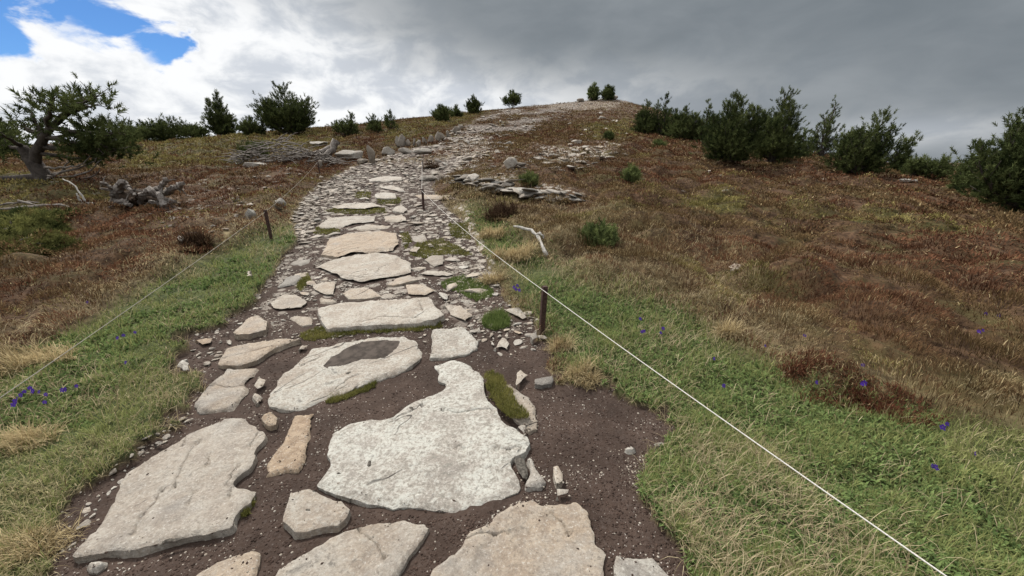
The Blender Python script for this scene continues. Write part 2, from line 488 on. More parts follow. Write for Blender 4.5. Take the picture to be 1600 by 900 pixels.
def mat_rock():
    m, t = material('schist_stone')
    p = t.n('ShaderNodeNewGeometry').outputs['Position']
    rnd = t.n('ShaderNodeObjectInfo').outputs['Random']
    warm = t.attr('warm', 'OBJECT'); lich = t.attr('lichen', 'OBJECT'); tone = t.attr('bright', 'OBJECT')
    off = t.n('ShaderNodeCombineXYZ', None, X=t.math('MULTIPLY', rnd, 40.0), Y=t.math('MULTIPLY', rnd, 17.0), Z=rnd).outputs[0]
    q = t.vmath('ADD', p, off)
    n1 = t.noise(q, 2.2, 5, 0.6, 0.4); n2 = t.noise(q, 17.0, 8, 0.72, 0.2); n3 = t.noise(q, 85.0, 5, 0.75)
    n4 = t.noise(t.vmath('ADD', q, (5, 9, 2)), 6.0, 7, 0.68, 0.6)
    n5 = t.noise(t.vmath('ADD', q, (15, 3, 7)), 44.0, 7, 0.74, 0.3)
    base = t.mix(t.ramp(n4, 0.35, 0.68), (0.29, 0.265, 0.235), (0.41, 0.375, 0.33))
    ochre = t.mix(t.ramp(n2, 0.35, 0.65), (0.29, 0.205, 0.135), (0.47, 0.36, 0.25))
    base = t.mix(t.math('MULTIPLY', warm, t.ramp(t.math('ADD', n1, t.math('MULTIPLY', n4, 0.3)), 0.40, 0.66)), base, ochre)
    # pale crust lichen in ragged mottles
    lm = t.math('ADD', t.math('MULTIPLY', n5, 0.6), t.math('MULTIPLY', n4, 0.55))
    base = t.mix(t.math('MULTIPLY', lich, t.ramp(lm, 0.50, 0.68)), base, (0.485, 0.48, 0.43))
    base = t.mix(t.math('MULTIPLY', lich, t.math('MULTIPLY', t.ramp(n5, 0.53, 0.36), 0.8)), base, (0.215, 0.205, 0.175))
    # mineral grain and dark lichen flecks
    base = t.mix(t.math('MULTIPLY', t.ramp(n3, 0.54, 0.68), 0.65), base, (0.66, 0.63, 0.57))
    base = t.mix(t.math('MULTIPLY', t.ramp(n3, 0.47, 0.30), 0.75), base, (0.155, 0.135, 0.115))
    base = t.mix(t.math('MULTIPLY', t.ramp(t.math('ADD', n4, t.math('MULTIPLY', n2, 0.35)), 0.80, 0.90), 0.7), base, (0.105, 0.095, 0.085))
    # thin cracks along the schist grain
    st = t.n('ShaderNodeMapping', {'vector_type': 'TEXTURE'}, Vector=q, Rotation=(0, 0, 0.95), Scale=(0.55, 0.17, 1.0)).outputs[0]
    nc = t.noise(st, 0.40, 3, 0.5, 0.25)
    cr = t.ramp(t.math('ABSOLUTE', t.math('SUBTRACT', nc, 0.5)), 0.0065, 0.0015)
    cr = t.math('MULTIPLY', cr, t.ramp(n1, 0.50, 0.60))
    cr = t.math('MULTIPLY', cr, t.attr('cracked', 'OBJECT'))
    base = t.mix(t.math('MULTIPLY', cr, 0.85), base, (0.055, 0.047, 0.04))
    tone = t.math('MULTIPLY', tone, 0.80)
    base = t.mix(1.0, base, t.n('ShaderNodeCombineColor', None, Red=tone, Green=tone, Blue=tone).outputs[0], 'MULTIPLY')
    bh = t.math('ADD', t.math('MULTIPLY', n2, 0.5), t.math('ADD', t.math('MULTIPLY', n5, 0.22), t.math('MULTIPLY', n3, 0.10)))
    bh = t.math('SUBTRACT', bh, t.math('MULTIPLY', cr, 0.35))
    b = t.n('ShaderNodeBump', None, Strength=1.0, Distance=0.03, Height=bh)
    s = t.n('ShaderNodeBsdfPrincipled', None, Base_Color=base, Roughness=0.88, Normal=b.outputs[0])
    s.inputs['Specular IOR Level'].default_value = 0.25
    t.n('ShaderNodeOutputMaterial', None, Surface=s)
    return m


def mat_leaf(name, trans=0.3):
    m, t = material(name)
    c = t.attr('tone', out='Color')
    d = t.n('ShaderNodeBsdfDiffuse', None, Color=c)
    tr = t.n('ShaderNodeBsdfTranslucent', None, Color=c)
    mx = t.n('ShaderNodeMixShader', None, Fac=trans, i1=d.outputs[0], i2=tr.outputs[0])
    t.n('ShaderNodeOutputMaterial', None, Surface=mx)
    return m


def mat_wood(name, ca, cb, cd, scale=9.0):
    m, t = material(name)
    p = t.n('ShaderNodeTexCoord').outputs['Object']
    n1 = t.noise(p, scale, 6, 0.65, 0.6); n2 = t.noise(p, scale * 5, 5, 0.7)
    c = t.mix(t.ramp(n1, 0.35, 0.65), ca, cb)
    c = t.mix(t.math('MULTIPLY', t.ramp(n2, 0.52, 0.7), 0.7), c, cd)
    b = t.n('ShaderNodeBump', None, Strength=0.8, Distance=0.02, Height=n2)
    s = t.n('ShaderNodeBsdfPrincipled', None, Base_Color=c, Roughness=0.9, Normal=b.outputs[0])
    s.inputs['Specular IOR Level'].default_value = 0.15
    t.n('ShaderNodeOutputMaterial', None, Surface=s)
    return m


def mat_plain(name, col, rough=0.6, spec=0.3, metal=0.0, var=0.25, scale=30):
    m, t = material(name)
    p = t.n('ShaderNodeTexCoord').outputs['Object']
    n1 = t.noise(p, scale, 5, 0.65)
    dk = tuple(v * (1 - var) for v in col); lt = tuple(min(1, v * (1 + var)) for v in col)
    c = t.mix(t.ramp(n1, 0.35, 0.65), dk, lt)
    b = t.n('ShaderNodeBump', None, Strength=0.3, Distance=0.005, Height=n1)
    s = t.n('ShaderNodeBsdfPrincipled', None, Base_Color=c, Roughness=rough, Metallic=metal, Normal=b.outputs[0])
    s.inputs['Specular IOR Level'].default_value = spec
    t.n('ShaderNodeOutputMaterial', None, Surface=s)
    return m


M_SOIL = mat_plain('earth', (0.045, 0.030, 0.0235), 0.95, 0.1, 0, 0.45, 25)
M_DARK_PATCH = mat_plain('dark_crust', (0.075, 0.068, 0.058), 0.95, 0.05, 0, 0.5, 60)
M_GROUND = mat_ground()
M_ROCK = mat_rock()
M_GRASS = mat_leaf('grass_blades', 0.3)
M_HEATH = mat_leaf('heather_sprigs', 0.15)
M_NEEDLE = mat_leaf('pine_needles', 0.15)
M_PETAL = mat_leaf('violet_petals', 0.3)
M_BARK = mat_wood('pine_bark', (0.05, 0.042, 0.037), (0.10, 0.085, 0.074), (0.022, 0.018, 0.016))
M_GREYWOOD = mat_wood('weathered_wood', (0.12, 0.10, 0.085), (0.27, 0.245, 0.22), (0.045, 0.036, 0.03))
M_TWIG = mat_wood('grey_twigs', (0.12, 0.103, 0.09), (0.25, 0.225, 0.20), (0.055, 0.045, 0.038))
M_DARKWOOD = mat_wood('dark_brown_wood', (0.035, 0.025, 0.018), (0.085, 0.058, 0.04), (0.16, 0.14, 0.12))
M_PALEWOOD = mat_wood('bleached_wood', (0.33, 0.31, 0.28), (0.50, 0.48, 0.44), (0.06, 0.05, 0.042), 16)
M_RUST = mat_plain('rusted_post_steel', (0.060, 0.034, 0.028), 0.75, 0.3, 0.2, 0.4, 40)
M_ROPE = mat_plain('pale_rope', (0.52, 0.50, 0.46), 0.85, 0.1, 0, 0.18, 200)
M_ROPE2 = mat_plain('weathered_rope', (0.27, 0.25, 0.215), 0.85, 0.1, 0, 0.2, 200)
M_MUD = mat_plain('wet_mud', (0.055, 0.045, 0.038), 0.95, 0.12, 0, 0.35, 14)

# ------------------------------------------------------------------ ground mesh (one sheet to the horizon)
def build_ground():
    far_r = np.exp(np.linspace(LR1, math.log(70000.0), 40))[1:]
    na = len(AZ)
    aa = np.radians(AZ)
    back = np.stack([np.interp(AZ_B, [AZ_MAX, 360 - AZ_MAX], [ZF[-1, j], ZF[0, j]]) for j in range(NR)], 1)
    ZA = np.concatenate([ZF, back], 0)
    X = np.sin(aa)[:, None] * RR[None]; Y = np.cos(aa)[:, None] * RR[None]
    zl = ZA[:, -1]
    k = sstep(math.log(160), math.log(2500), np.log(far_r))
    zfar = zl[:, None] * (1 - k)[None] + (-260.0) * k[None]
    zfar += (fbm(np.sin(aa)[:, None] * far_r[None] * 0.0006, np.cos(aa)[:, None] * far_r[None] * 0.0006, 3, 77)) * 60 * k[None]
    Xf = np.sin(aa)[:, None] * far_r[None]; Yf = np.cos(aa)[:, None] * far_r[None]
    X = np.concatenate([X, Xf], 1); Y = np.concatenate([Y, Yf], 1); Z = np.concatenate([ZA, zfar], 1)
    nr = X.shape[1]
    V = np.stack([X, Y, Z], -1).reshape(-1, 3)
    i = np.arange(na); j = np.arange(nr - 1)
    I, J = np.meshgrid(i, j, indexing='ij')
    I2 = (I + 1) % na
    Q = np.stack([I * nr + J, I * nr + J + 1, I2 * nr + J + 1, I2 * nr + J], -1).reshape(-1, 4)
    c = len(V)
    V = np.concatenate([V, [[0, 0, 0.0]]])
    T = np.stack([np.full(na, c), i * nr, ((i + 1) % na) * nr], -1)
    def ext(G, fill=0.0):
        out = np.full((na, nr), fill)
        out[:NF, :NR] = G
        return np.append(out.ravel(), G[NF // 2, 0])
    at_ = {'soil': ext(Z_PATH), 'green': ext(Z_GREEN), 'straw': ext(Z_STRAW), 'olive': ext(Z_OLIVE), 'scree': ext(Z_SCREE)}
    me = new_mesh('ground', V, [Q, T], True, at_)
    o = link('ground', me, M_GROUND)
    tag(o, kind='structure')


build_ground()

# ------------------------------------------------------------------ stones
def relief(u, v, seed, flake, size):
    """split schist layers and undulation of a slab's top"""
    lay = fbm(u * 2.2 + v * 0.8, v * 1.4, 4, seed + 5, 0.55) * 2.5
    fr = lay - np.floor(lay)
    ter = np.floor(lay) + sstep(0.90, 1.0, fr)
    z = flake * 0.75 * ter + 0.5 * flake * fbm(u * 7, v * 7, 4, seed + 6)
    return z + 0.014 * size * fbm(u * 1.3, v * 1.3, 2, seed + 8)


SLAB_PLANES = {}
GRIT = []


def slab_mesh(poly, h, thick, seed, drop=0.02, flake=0.010, cracks=()):
    """an irregular flagstone whose outline follows the given corners on the ground"""
    poly = np.asarray(poly, float)
    P = at(poly[:, 0], poly[:, 1], h)
    A = np.c_[P[:, 0], P[:, 1], np.ones(len(P))]
    co, *_ = np.linalg.lstsq(A, P[:, 2], rcond=None)
    dx, dy, dz = raydir(poly[:, 0], poly[:, 1])
    t = (EYE - co[2]) / (co[0] * dx + co[1] * dy - dz)
    P = np.stack([dx * t, dy * t], -1)
    c0 = P.mean(0)
    L = P - c0
    dist = np.hypot(*c0)
    size = np.ptp(L, axis=0).max()
    s = max(0.0035 * dist, size / 70, 0.009)
    # dense ragged outline
    out = []
    n = len(L)
    for i in range(n):
        a, b = L[i], L[(i + 1) % n]
        m = max(1, int(np.hypot(*(b - a)) / s))
        for k in range(m):
            out.append(a + (b - a) * (k / m))
    O = np.array(out)
    for _ in range(2):
        O = 0.5 * O + 0.25 * np.roll(O, 1, 0) + 0.25 * np.roll(O, -1, 0)
    nz = np.roll(O, -1, 0) - np.roll(O, 1, 0)
    nz = np.stack([nz[:, 1], -nz[:, 0]], -1); nz /= np.linalg.norm(nz, axis=1, keepdims=True) + 1e-9
    O = O + nz * (fbm(O[:, 0] * 9 + seed, O[:, 1] * 9, 4, seed, 0.6) * min(0.022, 0.04 * size) + 0.0055 * dist + 0.004 * max(0.0, dist - 3.5))[:, None]
    flake = flake * min(1.0, size / 0.75)
    lo, hi = L.min(0), L.max(0)
    gx = np.arange(lo[0], hi[0], s * 1.25); gy = np.arange(lo[1], hi[1], s * 1.25)
    I = np.stack(np.meshgrid(gx, gy), -1).reshape(-1, 2)
    r2 = np.random.default_rng(seed)
    I = I + r2.uniform(-0.3, 0.3, I.shape) * s
    I = I[inside_dist(I[:, 0], I[:, 1], O) > s * 0.7]
    # open cracks: a lowered centre line between two lips
    ck, lips = [], []
    for line in cracks:
        A_ = np.asarray(line, float)
        ex, ey, ez = raydir(A_[:, 0], A_[:, 1])
        tt = (EYE - co[2]) / (co[0] * ex + co[1] * ey - ez)
        Q_ = np.stack([ex * tt, ey * tt], -1) - c0
        m_ = max(3, int(np.linalg.norm(np.diff(Q_, axis=0), axis=1).sum() / 0.012))
        u_ = np.linspace(0, 1, m_); k_ = np.linspace(0, 1, len(Q_))
        Q_ = np.stack([np.interp(u_, k_, Q_[:, q]) for q in range(2)], -1)
        Q_ += 0.010 * np.stack([fbm(Q_[:, 0] * 22, Q_[:, 1] * 22, 3, 61), fbm(Q_[:, 0] * 22, Q_[:, 1] * 22, 3, 62)], -1)
        tn_ = np.gradient(Q_, axis=0); tn_ /= np.linalg.norm(tn_, axis=1, keepdims=True) + 1e-9
        nn_ = np.stack([-tn_[:, 1], tn_[:, 0]], -1)
        wd_ = 0.0045 * np.sin(np.pi * np.clip(u_, .04, .96)) * (1 + fbm(u_ * 9, u_ * 0, 2, 63))
        ck.append(Q_); lips += [Q_ + nn_ * wd_[:, None], Q_ - nn_ * wd_[:, None]]
    if ck:
        CK = np.concatenate(ck); LP = np.concatenate(lips)
        dm = np.min(np.hypot(I[:, None, 0] - CK[None, :, 0], I[:, None, 1] - CK[None, :, 1]), 1)
        I = np.concatenate([I[dm > 0.010], CK, LP])
        I = I[inside_dist(I[:, 0], I[:, 1], O) > 0.002]
    nO = len(O)
    pts = [Vector(v) for v in O] + [Vector(v) for v in I]
    res = delaunay_2d_cdt(pts, [], [list(range(nO))], 1, 1e-6)
    vv = np.array([(v.x, v.y) for v in res[0]])
    ff = res[2]
    orig = res[3]
    tris = np.array([f for f in ff if len(f) == 3], int)
    d = np.maximum(inside_dist(vv[:, 0], vv[:, 1], O), 0)
    wx, wy = vv[:, 0] + c0[0], vv[:, 1] + c0[1]
    worn = np.clip(2.4 * fbm(vv[:, 0] * 2.6, vv[:, 1] * 2.6, 3, seed + 13) - 0.1, 0, 1)
    w = (0.007 + 0.020 * fbm(vv[:, 0] * 7, vv[:, 1] * 7, 3, seed + 3) + 0.06 * worn).clip(0.004) * min(1.3, max(0.45, size))
    e = np.clip(d / w, 0, 1)
    z = co[0] * wx + co[1] * wy + co[2]  # body and a few inner roots coloured darker than the grey roots
    dropv = drop * (0.7 + 1.7 * worn + 0.6 * fbm(vv[:, 0] * 4, vv[:, 1] * 4, 2, seed + 4))
    z = z - dropv * (1 - np.sqrt(1 - (1 - e) ** 2))
    z = z + relief(vv[:, 0], vv[:, 1], seed, flake, size)
    if ck:
        dm = np.min(np.hypot(vv[:, None, 0] - CK[None, :, 0], vv[:, None, 1] - CK[None, :, 1]), 1)
        z = z - np.where(dm < 0.0008, 0.022, 0.0)
    if dist < 5.5:
        k_ = np.where(np.random.default_rng(seed + 1).random(len(vv)) < 0.50 * np.exp(-d / 0.035) * (fbm(vv[:, 0] * 5, vv[:, 1] * 5, 2, seed) > -0.05) + 0.012)[0]
        GRIT.append(np.c_[wx[k_], wy[k_], z[k_]])
    # boundary loop of the triangulation
    from collections import Counter
    E = np.concatenate([tris[:, [0, 1]], tris[:, [1, 2]], tris[:, [2, 0]]])
    key = {}
    for a, b in E:
        key[(a, b)] = 1
    nxt = {a: b for (a, b) in key if (b, a) not in key}
    loop = []
    st = next(iter(nxt)); cur = st
    while True:
        loop.append(cur); cur = nxt.get(cur)
        if cur is None or cur == st or len(loop) > 20000: break
    loop = np.array(loop)
    m = len(loop)
    Lv = vv[loop]
    tn = np.roll(Lv, -1, 0) - np.roll(Lv, 1, 0)
    on = np.stack([tn[:, 1], -tn[:, 0]], -1); on /= np.linalg.norm(on, axis=1, keepdims=True) + 1e-9
    rings = []
    slope = np.clip(0.35 + 0.9 * fbm(Lv[:, 0] * 3.5, Lv[:, 1] * 3.5, 2, seed + 12), 0, 1)
    for fz, push in ((0.0, 0.0), (0.22, 0.010), (0.5, 0.022), (1.0, 0.018)):
        jit = fbm(Lv[:, 0] * 12 + fz * 9, Lv[:, 1] * 12, 3, seed + 9) * 0.012 * (fz > 0)
        q = Lv + on * (push * slope + jit)[:, None]
        rings.append(np.c_[q, z[loop] - thick * fz])
    V = np.concatenate([np.c_[vv, z]] + rings)
    base = len(vv)
    Q = []
    prev = base + np.arange(m)
    for k in range(1, 4):
        cu = base + k * m + np.arange(m)
        Q.append(np.stack([prev, cu, np.roll(cu, -1), np.roll(prev, -1)], -1))
        prev = cu
    zc = co[0] * c0[0] + co[1] * c0[1] + co[2]
    V[:, 2] -= zc
    me = new_mesh('flagstone', V, [tris, np.concatenate(Q)], True)
    flat_ = np.zeros(len(me.polygons), bool); flat_[:len(tris)] = True
    me.polygons.foreach_set('use_smooth', flat_)
    return me, (c0[0], c0[1], zc), dist, (co, c0, size)


def stone_props(o, warm, lichen, bright):
    o['warm'] = float(warm); o['lichen'] = float(lichen); o['bright'] = float(bright); o['cracked'] = 0.0


SLABS = [
    # outline, height, thickness, warm, lichen, brightness, name, label
    ([(108, 867), (122, 843), (150, 813), (173, 770), (197, 733), (237, 707), (292, 675), (303, 667), (350, 651), (388, 648), (392, 655), (403, 660),
      (417, 677), (405, 703), (397, 723), (378, 743), (367, 753), (370, 758), (407, 760), (395, 783), (378, 800), (365, 825), (297, 842), (263, 847),
      (193, 867), (173, 863), (117, 873)], .06, .14, .35, .35, .95, 'paving_slab', 'very large cracked grey beige slab beside the grass, notch in its right edge'),
    ([(125, 883), (140, 870), (172, 867), (170, 876), (147, 892), (130, 890)], .05, .09, .2, .6, 1.1, 'stone', 'whitish loose stone at the lower corner of the very large cracked slab'),
    ([(303, 897), (330, 880), (360, 865), (398, 855), (411, 857), (411, 875), (400, 900), (390, 918), (290, 920)], .05, .10, .7, .25, .98, 'paving_slab', 'beige slab cut by the bottom picture edge, leftmost of three there'),
    ([(407, 745), (413, 723), (437, 690), (452, 653), (458, 645), (492, 643), (488, 673), (488, 687), (478, 717), (468, 735), (433, 737)], .05, .10, 1.0, .05, .88, 'paving_slab', 'narrow orange brown slab standing out between the two largest slabs'),
    ([(403, 652), (413, 642), (428, 639), (438, 650), (435, 662), (420, 668), (408, 663)], .06, .10, .9, .1, .9, 'stone', 'round tan cobble just above the narrow orange brown slab'),
    ([(450, 767), (483, 759), (533, 780), (552, 792), (543, 808), (527, 822), (503, 822), (480, 830), (460, 832), (435, 817), (440, 800), (448, 777)], .08, .12, .5, .5, .95, 'paving_slab', 'small blocky stone with a dark front edge below the narrow orange slab'),
    ([(675, 567), (710, 558), (723, 560), (737, 570), (758, 590), (757, 600), (760, 617), (780, 640), (790, 657), (813, 670), (828, 683), (828, 708),
      (800, 715), (807, 733), (818, 757), (818, 763), (800, 773), (780, 782), (740, 788), (720, 794), (663, 793), (613, 790), (577, 785), (543, 773),
      (517, 765), (485, 755), (500, 743), (513, 725), (510, 713), (507, 697), (510, 673), (547, 653), (567, 652), (607, 648), (627, 637), (647, 623),
      (693, 607), (697, 597), (680, 593), (682, 580)], .055, .13, .12, 1.0, 1.04, 'paving_slab', 'huge white lichen mottled slab in the middle of the path'),
    ([(822, 713), (832, 712), (840, 728), (857, 747), (847, 758), (820, 760), (820, 747), (827, 733)], .045, .08, .3, .5, 1., 'stone', 'small broken piece at the right corner of the huge white slab'),
    ([(862, 725), (873, 723), (883, 740), (882, 752), (868, 757), (863, 747)], .06, .09, .6, .4, 1.05, 'stone', 'small cream upright oblong stone on dark soil right of the huge white slab'),
    ([(867, 760), (892, 762), (890, 772), (868, 777)], .04, .07, .3, .4, 1., 'stone', 'small grey chip just under the cream upright oblong stone'),
    ([(422, 898), (433, 883), (493, 850), (533, 830), (587, 815), (630, 808), (653, 813), (667, 813), (677, 820), (667, 840), (627, 890), (605, 920),
      (560, 950), (400, 950), (405, 920)], .055, .13, .5, .4, .92, 'paving_slab', 'grey and tan slab cut by the bottom picture edge, middle of three there'),
    ([(667, 898), (690, 877), (720, 850), (733, 830), (753, 817), (780, 800), (810, 780), (830, 773), (847, 783), (887, 780), (903, 777), (920, 792),
      (925, 813), (933, 833), (932, 845), (953, 862), (947, 883), (948, 900), (950, 960), (640, 960), (655, 920)], .06, .14, .75, .3, .92, 'paving_slab', 'wide beige pink slab cut by the bottom picture edge below the huge white slab'),
    ([(960, 860), (990, 868), (1020, 865), (1037, 883), (1053, 900), (1070, 940), (1060, 970), (955, 970), (957, 900), (955, 875)], .045, .10, .25, .5, .9, 'paving_slab', 'grey slab corner at the bottom picture edge beside bare dark soil'),
    ([(770, 587), (787, 597), (812, 607), (827, 617), (837, 635), (843, 655), (841, 668), (826, 672), (800, 655), (785, 630), (768, 605)], .06, .12, .6, .3, .85, 'paving_slab', 'narrow brownish stone half covered by moss right of the huge white slab'),
    ([(805, 663), (822, 658), (825, 667), (820, 678)], .07, .08, .3, .5, 1., 'stone', 'small pale triangular stone at the foot of the mossy stone'),
    ([(802, 600), (805, 582), (813, 575), (828, 585), (820, 593), (808, 603)], .06, .08, .5, .3, 1.05, 'stone', 'pale wedge shaped stone left of the blue grey stone below the post'),
    ([(832, 590), (847, 587), (865, 584), (869, 592), (865, 598), (847, 602), (833, 599)], .06, .09, .0, .0, .62, 'stone', 'dark blue grey flat stone on soil below the near right post'),
    ([(670, 557), (673, 513), (700, 510), (723, 507), (733, 515), (752, 530), (747, 543), (727, 553), (697, 557)], .07, .13, .25, .8, 1.02, 'paving_slab', 'rough pale squarish slab right of the slab with the muddy hollow'),
    ([(417, 613), (440, 580), (463, 563), (487, 540), (533, 533), (557, 528), (613, 523), (633, 521), (653, 530), (663, 543), (662, 557), (647, 570),
      (620, 582), (590, 591), (560, 605), (520, 620), (490, 632), (475, 640), (440, 640), (415, 637), (415, 625)], .06, .13, .35, .7, 1.0, 'paving_slab', 'large pale oval slab with a dark muddy hollow on top'),
    ([(492, 480), (533, 470), (587, 467), (673, 463), (687, 480), (698, 493), (683, 502), (633, 507), (567, 510), (533, 513), (507, 515), (497, 500)], .10, .16, .35, .6, 1.04, 'paving_slab', 'long pale step slab across the path above the mossy strip'),
    ([(690, 475), (720, 474), (743, 490), (727, 502), (703, 492)], .06, .10, .5, .4, 1.02, 'paving_slab', 'small triangular slab at the right end of the long step slab'),
    ([(448, 497), (457, 492), (473, 491), (493, 493), (492, 507), (470, 510), (457, 503)], .025, .06, .5, .3, .95, 'stone', 'thin broken flake in soil left of the long step slab'),
    ([(417, 472), (440, 457), (467, 457), (485, 470), (473, 480), (433, 483), (420, 480)], .06, .10, .4, .4, 1.0, 'paving_slab', 'rounded pale slab with a dark edge, left of the row of four smaller slabs'),
    ([(427, 447), (443, 432), (470, 427), (478, 433), (463, 445), (430, 451)], .035, .08, .0, .1, .72, 'paving_slab', 'smooth blue grey slab at the left edge of the path'),
    ([(482, 443), (510, 437), (530, 438), (525, 460), (503, 460), (487, 452)], .06, .10, .6, .4, .98, 'paving_slab', 'tan slab at the left end of the row above the long step slab'),
    ([(530, 457), (547, 447), (573, 445), (600, 457), (600, 462), (567, 466), (540, 467)], .06, .10, .6, .35, 1.0, 'paving_slab', 'flat lens shaped slab in the middle of the row above the long step slab'),
    ([(600, 445), (617, 433), (643, 428), (657, 437), (633, 443), (613, 447)], .05, .09, .7, .3, 1., 'paving_slab', 'small flat beige slab under the right end of the wide cracked slab'),
    ([(630, 443), (663, 442), (685, 453), (663, 462), (633, 460)], .05, .09, .7, .3, 1.02, 'paving_slab', 'cream slab at the right end of the row above the long step slab'),
    ([(493, 462), (507, 460), (537, 468), (517, 475), (495, 473)], .04, .08, .6, .3, .9, 'paving_slab', 'small low slab touching the left corner of the long step slab'),
    ([(487, 415), (510, 408), (560, 395), (607, 393), (647, 407), (645, 423), (617, 431), (567, 440), (533, 435), (513, 425)], .09, .14, .4, .5, 1.02, 'paving_slab', 'wide beige slab with a split lower edge, fourth step up'),
    ([(495, 397), (510, 370), (543, 362), (587, 360), (623, 362), (628, 378), (617, 391), (587, 393), (550, 394), (527, 403)], .09, .15, .8, .2, .95, 'paving_slab', 'large smooth beige slab with dark flakes, directly above the split wide slab'),
    ([(443, 413), (463, 402), (492, 402), (488, 410), (467, 417)], .03, .07, .1, .2, .82, 'paving_slab', 'dull grey slab on gravel left of the split wide slab'),
    ([(658, 407), (673, 398), (698, 398), (697, 413), (677, 418)], .035, .07, .4, .3, .82, 'paving_slab', 'dull pinkish grey slab right of the split wide slab'),
    ([(650, 427), (667, 420), (700, 422), (715, 427), (700, 432), (667, 430)], .05, .08, .4, .4, 1., 'paving_slab', 'long thin pale slab on grass at the right side of the path'),
    ([(633, 393), (647, 382), (662, 385), (653, 395)], .04, .07, .5, .4, 1., 'stone', 'small pale stone at the lower right corner of the smooth beige slab'),
    ([(637, 367), (667, 363), (673, 373), (657, 382), (642, 376)], .04, .08, .3, .3, .85, 'paving_slab', 'flat grey slab right of the smooth beige slab with dark flakes'),
    ([(490, 352), (510, 338), (557, 335), (591, 334), (591, 346), (557, 349), (533, 355), (495, 357)], .06, .12, .3, .4, .97, 'paving_slab', 'grey layered slab on the fifth step, left half'),
    ([(537, 356), (560, 351), (587, 349), (620, 349), (613, 357), (560, 361)], .04, .09, .5, .4, 1., 'paving_slab', 'thin pale ledge slab just above the smooth beige slab'),
    ([(595, 337), (633, 333), (643, 345), (617, 347), (597, 346)], .06, .11, .5, .3, 1., 'paving_slab', 'pale slab on the fifth step, right half'),
    ([(510, 321), (543, 315), (587, 315), (605, 321), (573, 326), (525, 326)], .10, .16, .35, .5, 1.06, 'paving_slab', 'white edged step slab above a strip of green grass'),
    ([(607, 330), (613, 322), (633, 317), (643, 328), (630, 334)], .06, .10, .3, .5, 1., 'paving_slab', 'rounded pale slab beside the far right post'),
    ([(580, 303), (600, 298), (623, 300), (625, 309), (600, 311), (580, 309)], .08, .13, .3, .5, 1.03, 'paving_slab', 'pale step slab above the white edged step slab'),
    ([(570, 278), (600, 274), (633, 274), (634, 280), (600, 283), (572, 283)], .10, .15, .3, .5, 1.02, 'paving_slab', 'topmost clear step slab, on the bend below the standing stones'),
    ([(583, 290), (615, 287), (645, 297), (625, 299), (595, 295)], .07, .11, .3, .4, 1., 'paving_slab', 'pale slab just under the topmost clear step slab'),
    ([(640, 305), (663, 301), (710, 303), (742, 309), (738, 314), (690, 311), (645, 310)], .03, .12, .8, .2, .92, 'paving_slab', 'long low beige edging stone running right from the far post'),
    ([(358, 522), (380, 500), (407, 488), (423, 500), (420, 515), (387, 525), (363, 526)], .10, .16, .7, .2, .98, 'paving_slab', 'domed tan boulder slab at the left path edge beside the grass'),
    ([(300, 530), (317, 526), (337, 525), (333, 535), (310, 540)], .05, .08, 1., .0, .9, 'stone', 'flat orange stone at the grass edge left of the domed tan slab'),
    ([(332, 567), (350, 543), (400, 532), (447, 527), (473, 528), (433, 543), (403, 563), (373, 572), (343, 572)], .09, .14, .7, .2, .92, 'paving_slab', 'long tilted tan slab below the domed tan slab'),
    ([(295, 632), (327, 597), (353, 574), (410, 570), (403, 582), (387, 597), (390, 607), (367, 640), (337, 642), (307, 643)], .05, .11, .6, .3, .9, 'paving_slab', 'flat pinkish grey slab touching the grass, left of the muddy hollow slab'),
    ([(392, 603), (403, 585), (420, 590), (413, 603), (400, 609)], .06, .09, .5, .5, 1., 'stone', 'small pale block beside the flat pinkish slab, upper of two'),
    ([(388, 617), (396, 611), (407, 609), (415, 617), (400, 628)], .06, .09, .5, .5, 1., 'stone', 'small pale block beside the flat pinkish slab, lower of two'),
    ([(268, 567), (290, 555), (300, 563), (297, 575), (280, 576)], .09, .12, .1, .7, 1.0, 'stone', 'whitish stone half sunk in the grass left of the tilted tan slab'),
    ([(233, 693), (247, 685), (262, 687), (250, 696)], .05, .07, .1, .3, 1.0, 'stone', 'thin pale stone by the upper left edge of the very large cracked slab'),
    ([(462, 547), (467, 537), (487, 535), (477, 545)], .05, .08, .5, .4, 1.02, 'stone', 'small cream stone at the upper left of the muddy hollow slab'),
    ([(345, 521), (354, 515), (364, 516), (358, 522)], .05, .07, .3, .5, 1.1, 'stone', 'small white stone tucked under the domed tan slab, upper of two'),
    ([(347, 532), (354, 526), (366, 527), (365, 534), (354, 537)], .05, .07, .3, .5, 1.1, 'stone', 'small white stone tucked under the domed tan slab, lower of two'),
    ([(783, 483), (795, 479), (813, 478), (827, 495), (815, 500), (802, 492)], .05, .09, .5, .3, 1., 'paving_slab', 'flat pale stone in the rubble left of the near right post'),
    ([(770, 545), (776, 533), (783, 524), (792, 526), (799, 536), (793, 547), (783, 542)], .04, .07, .4, .5, 1.05, 'stone', 'pale forked stone in the rubble below the green tuft'),
    ([(740, 513), (745, 508), (752, 507), (754, 514), (746, 517)], .05, .07, .4, .5, 1.06, 'stone', 'small white stone left of the green tuft in the rubble'),
    ([(824, 524), (830, 518), (840, 515), (843, 527), (832, 532)], .08, .1, .2, .2, .72, 'stone', 'grey stone leaning at the foot of the near right post'),
    ([(974, 698), (985, 694), (996, 699), (988, 704), (978, 703)], .035, .05, .1, .7, 1.15, 'stone', 'white oval pebble on bare soil at the right path edge'),
    ([(1017, 693), (1030, 688), (1043, 690), (1037, 697), (1022, 698)], .04, .06, .1, .2, .6, 'stone', 'dark grey flat pebble at the grass border right of the white pebble'),
    ([(268, 371), (282, 364), (296, 368), (290, 378), (274, 379)], .14, .2, .1, .9, 1.1, 'stone', 'white lichen covered stone in brown heather left of the left post'),
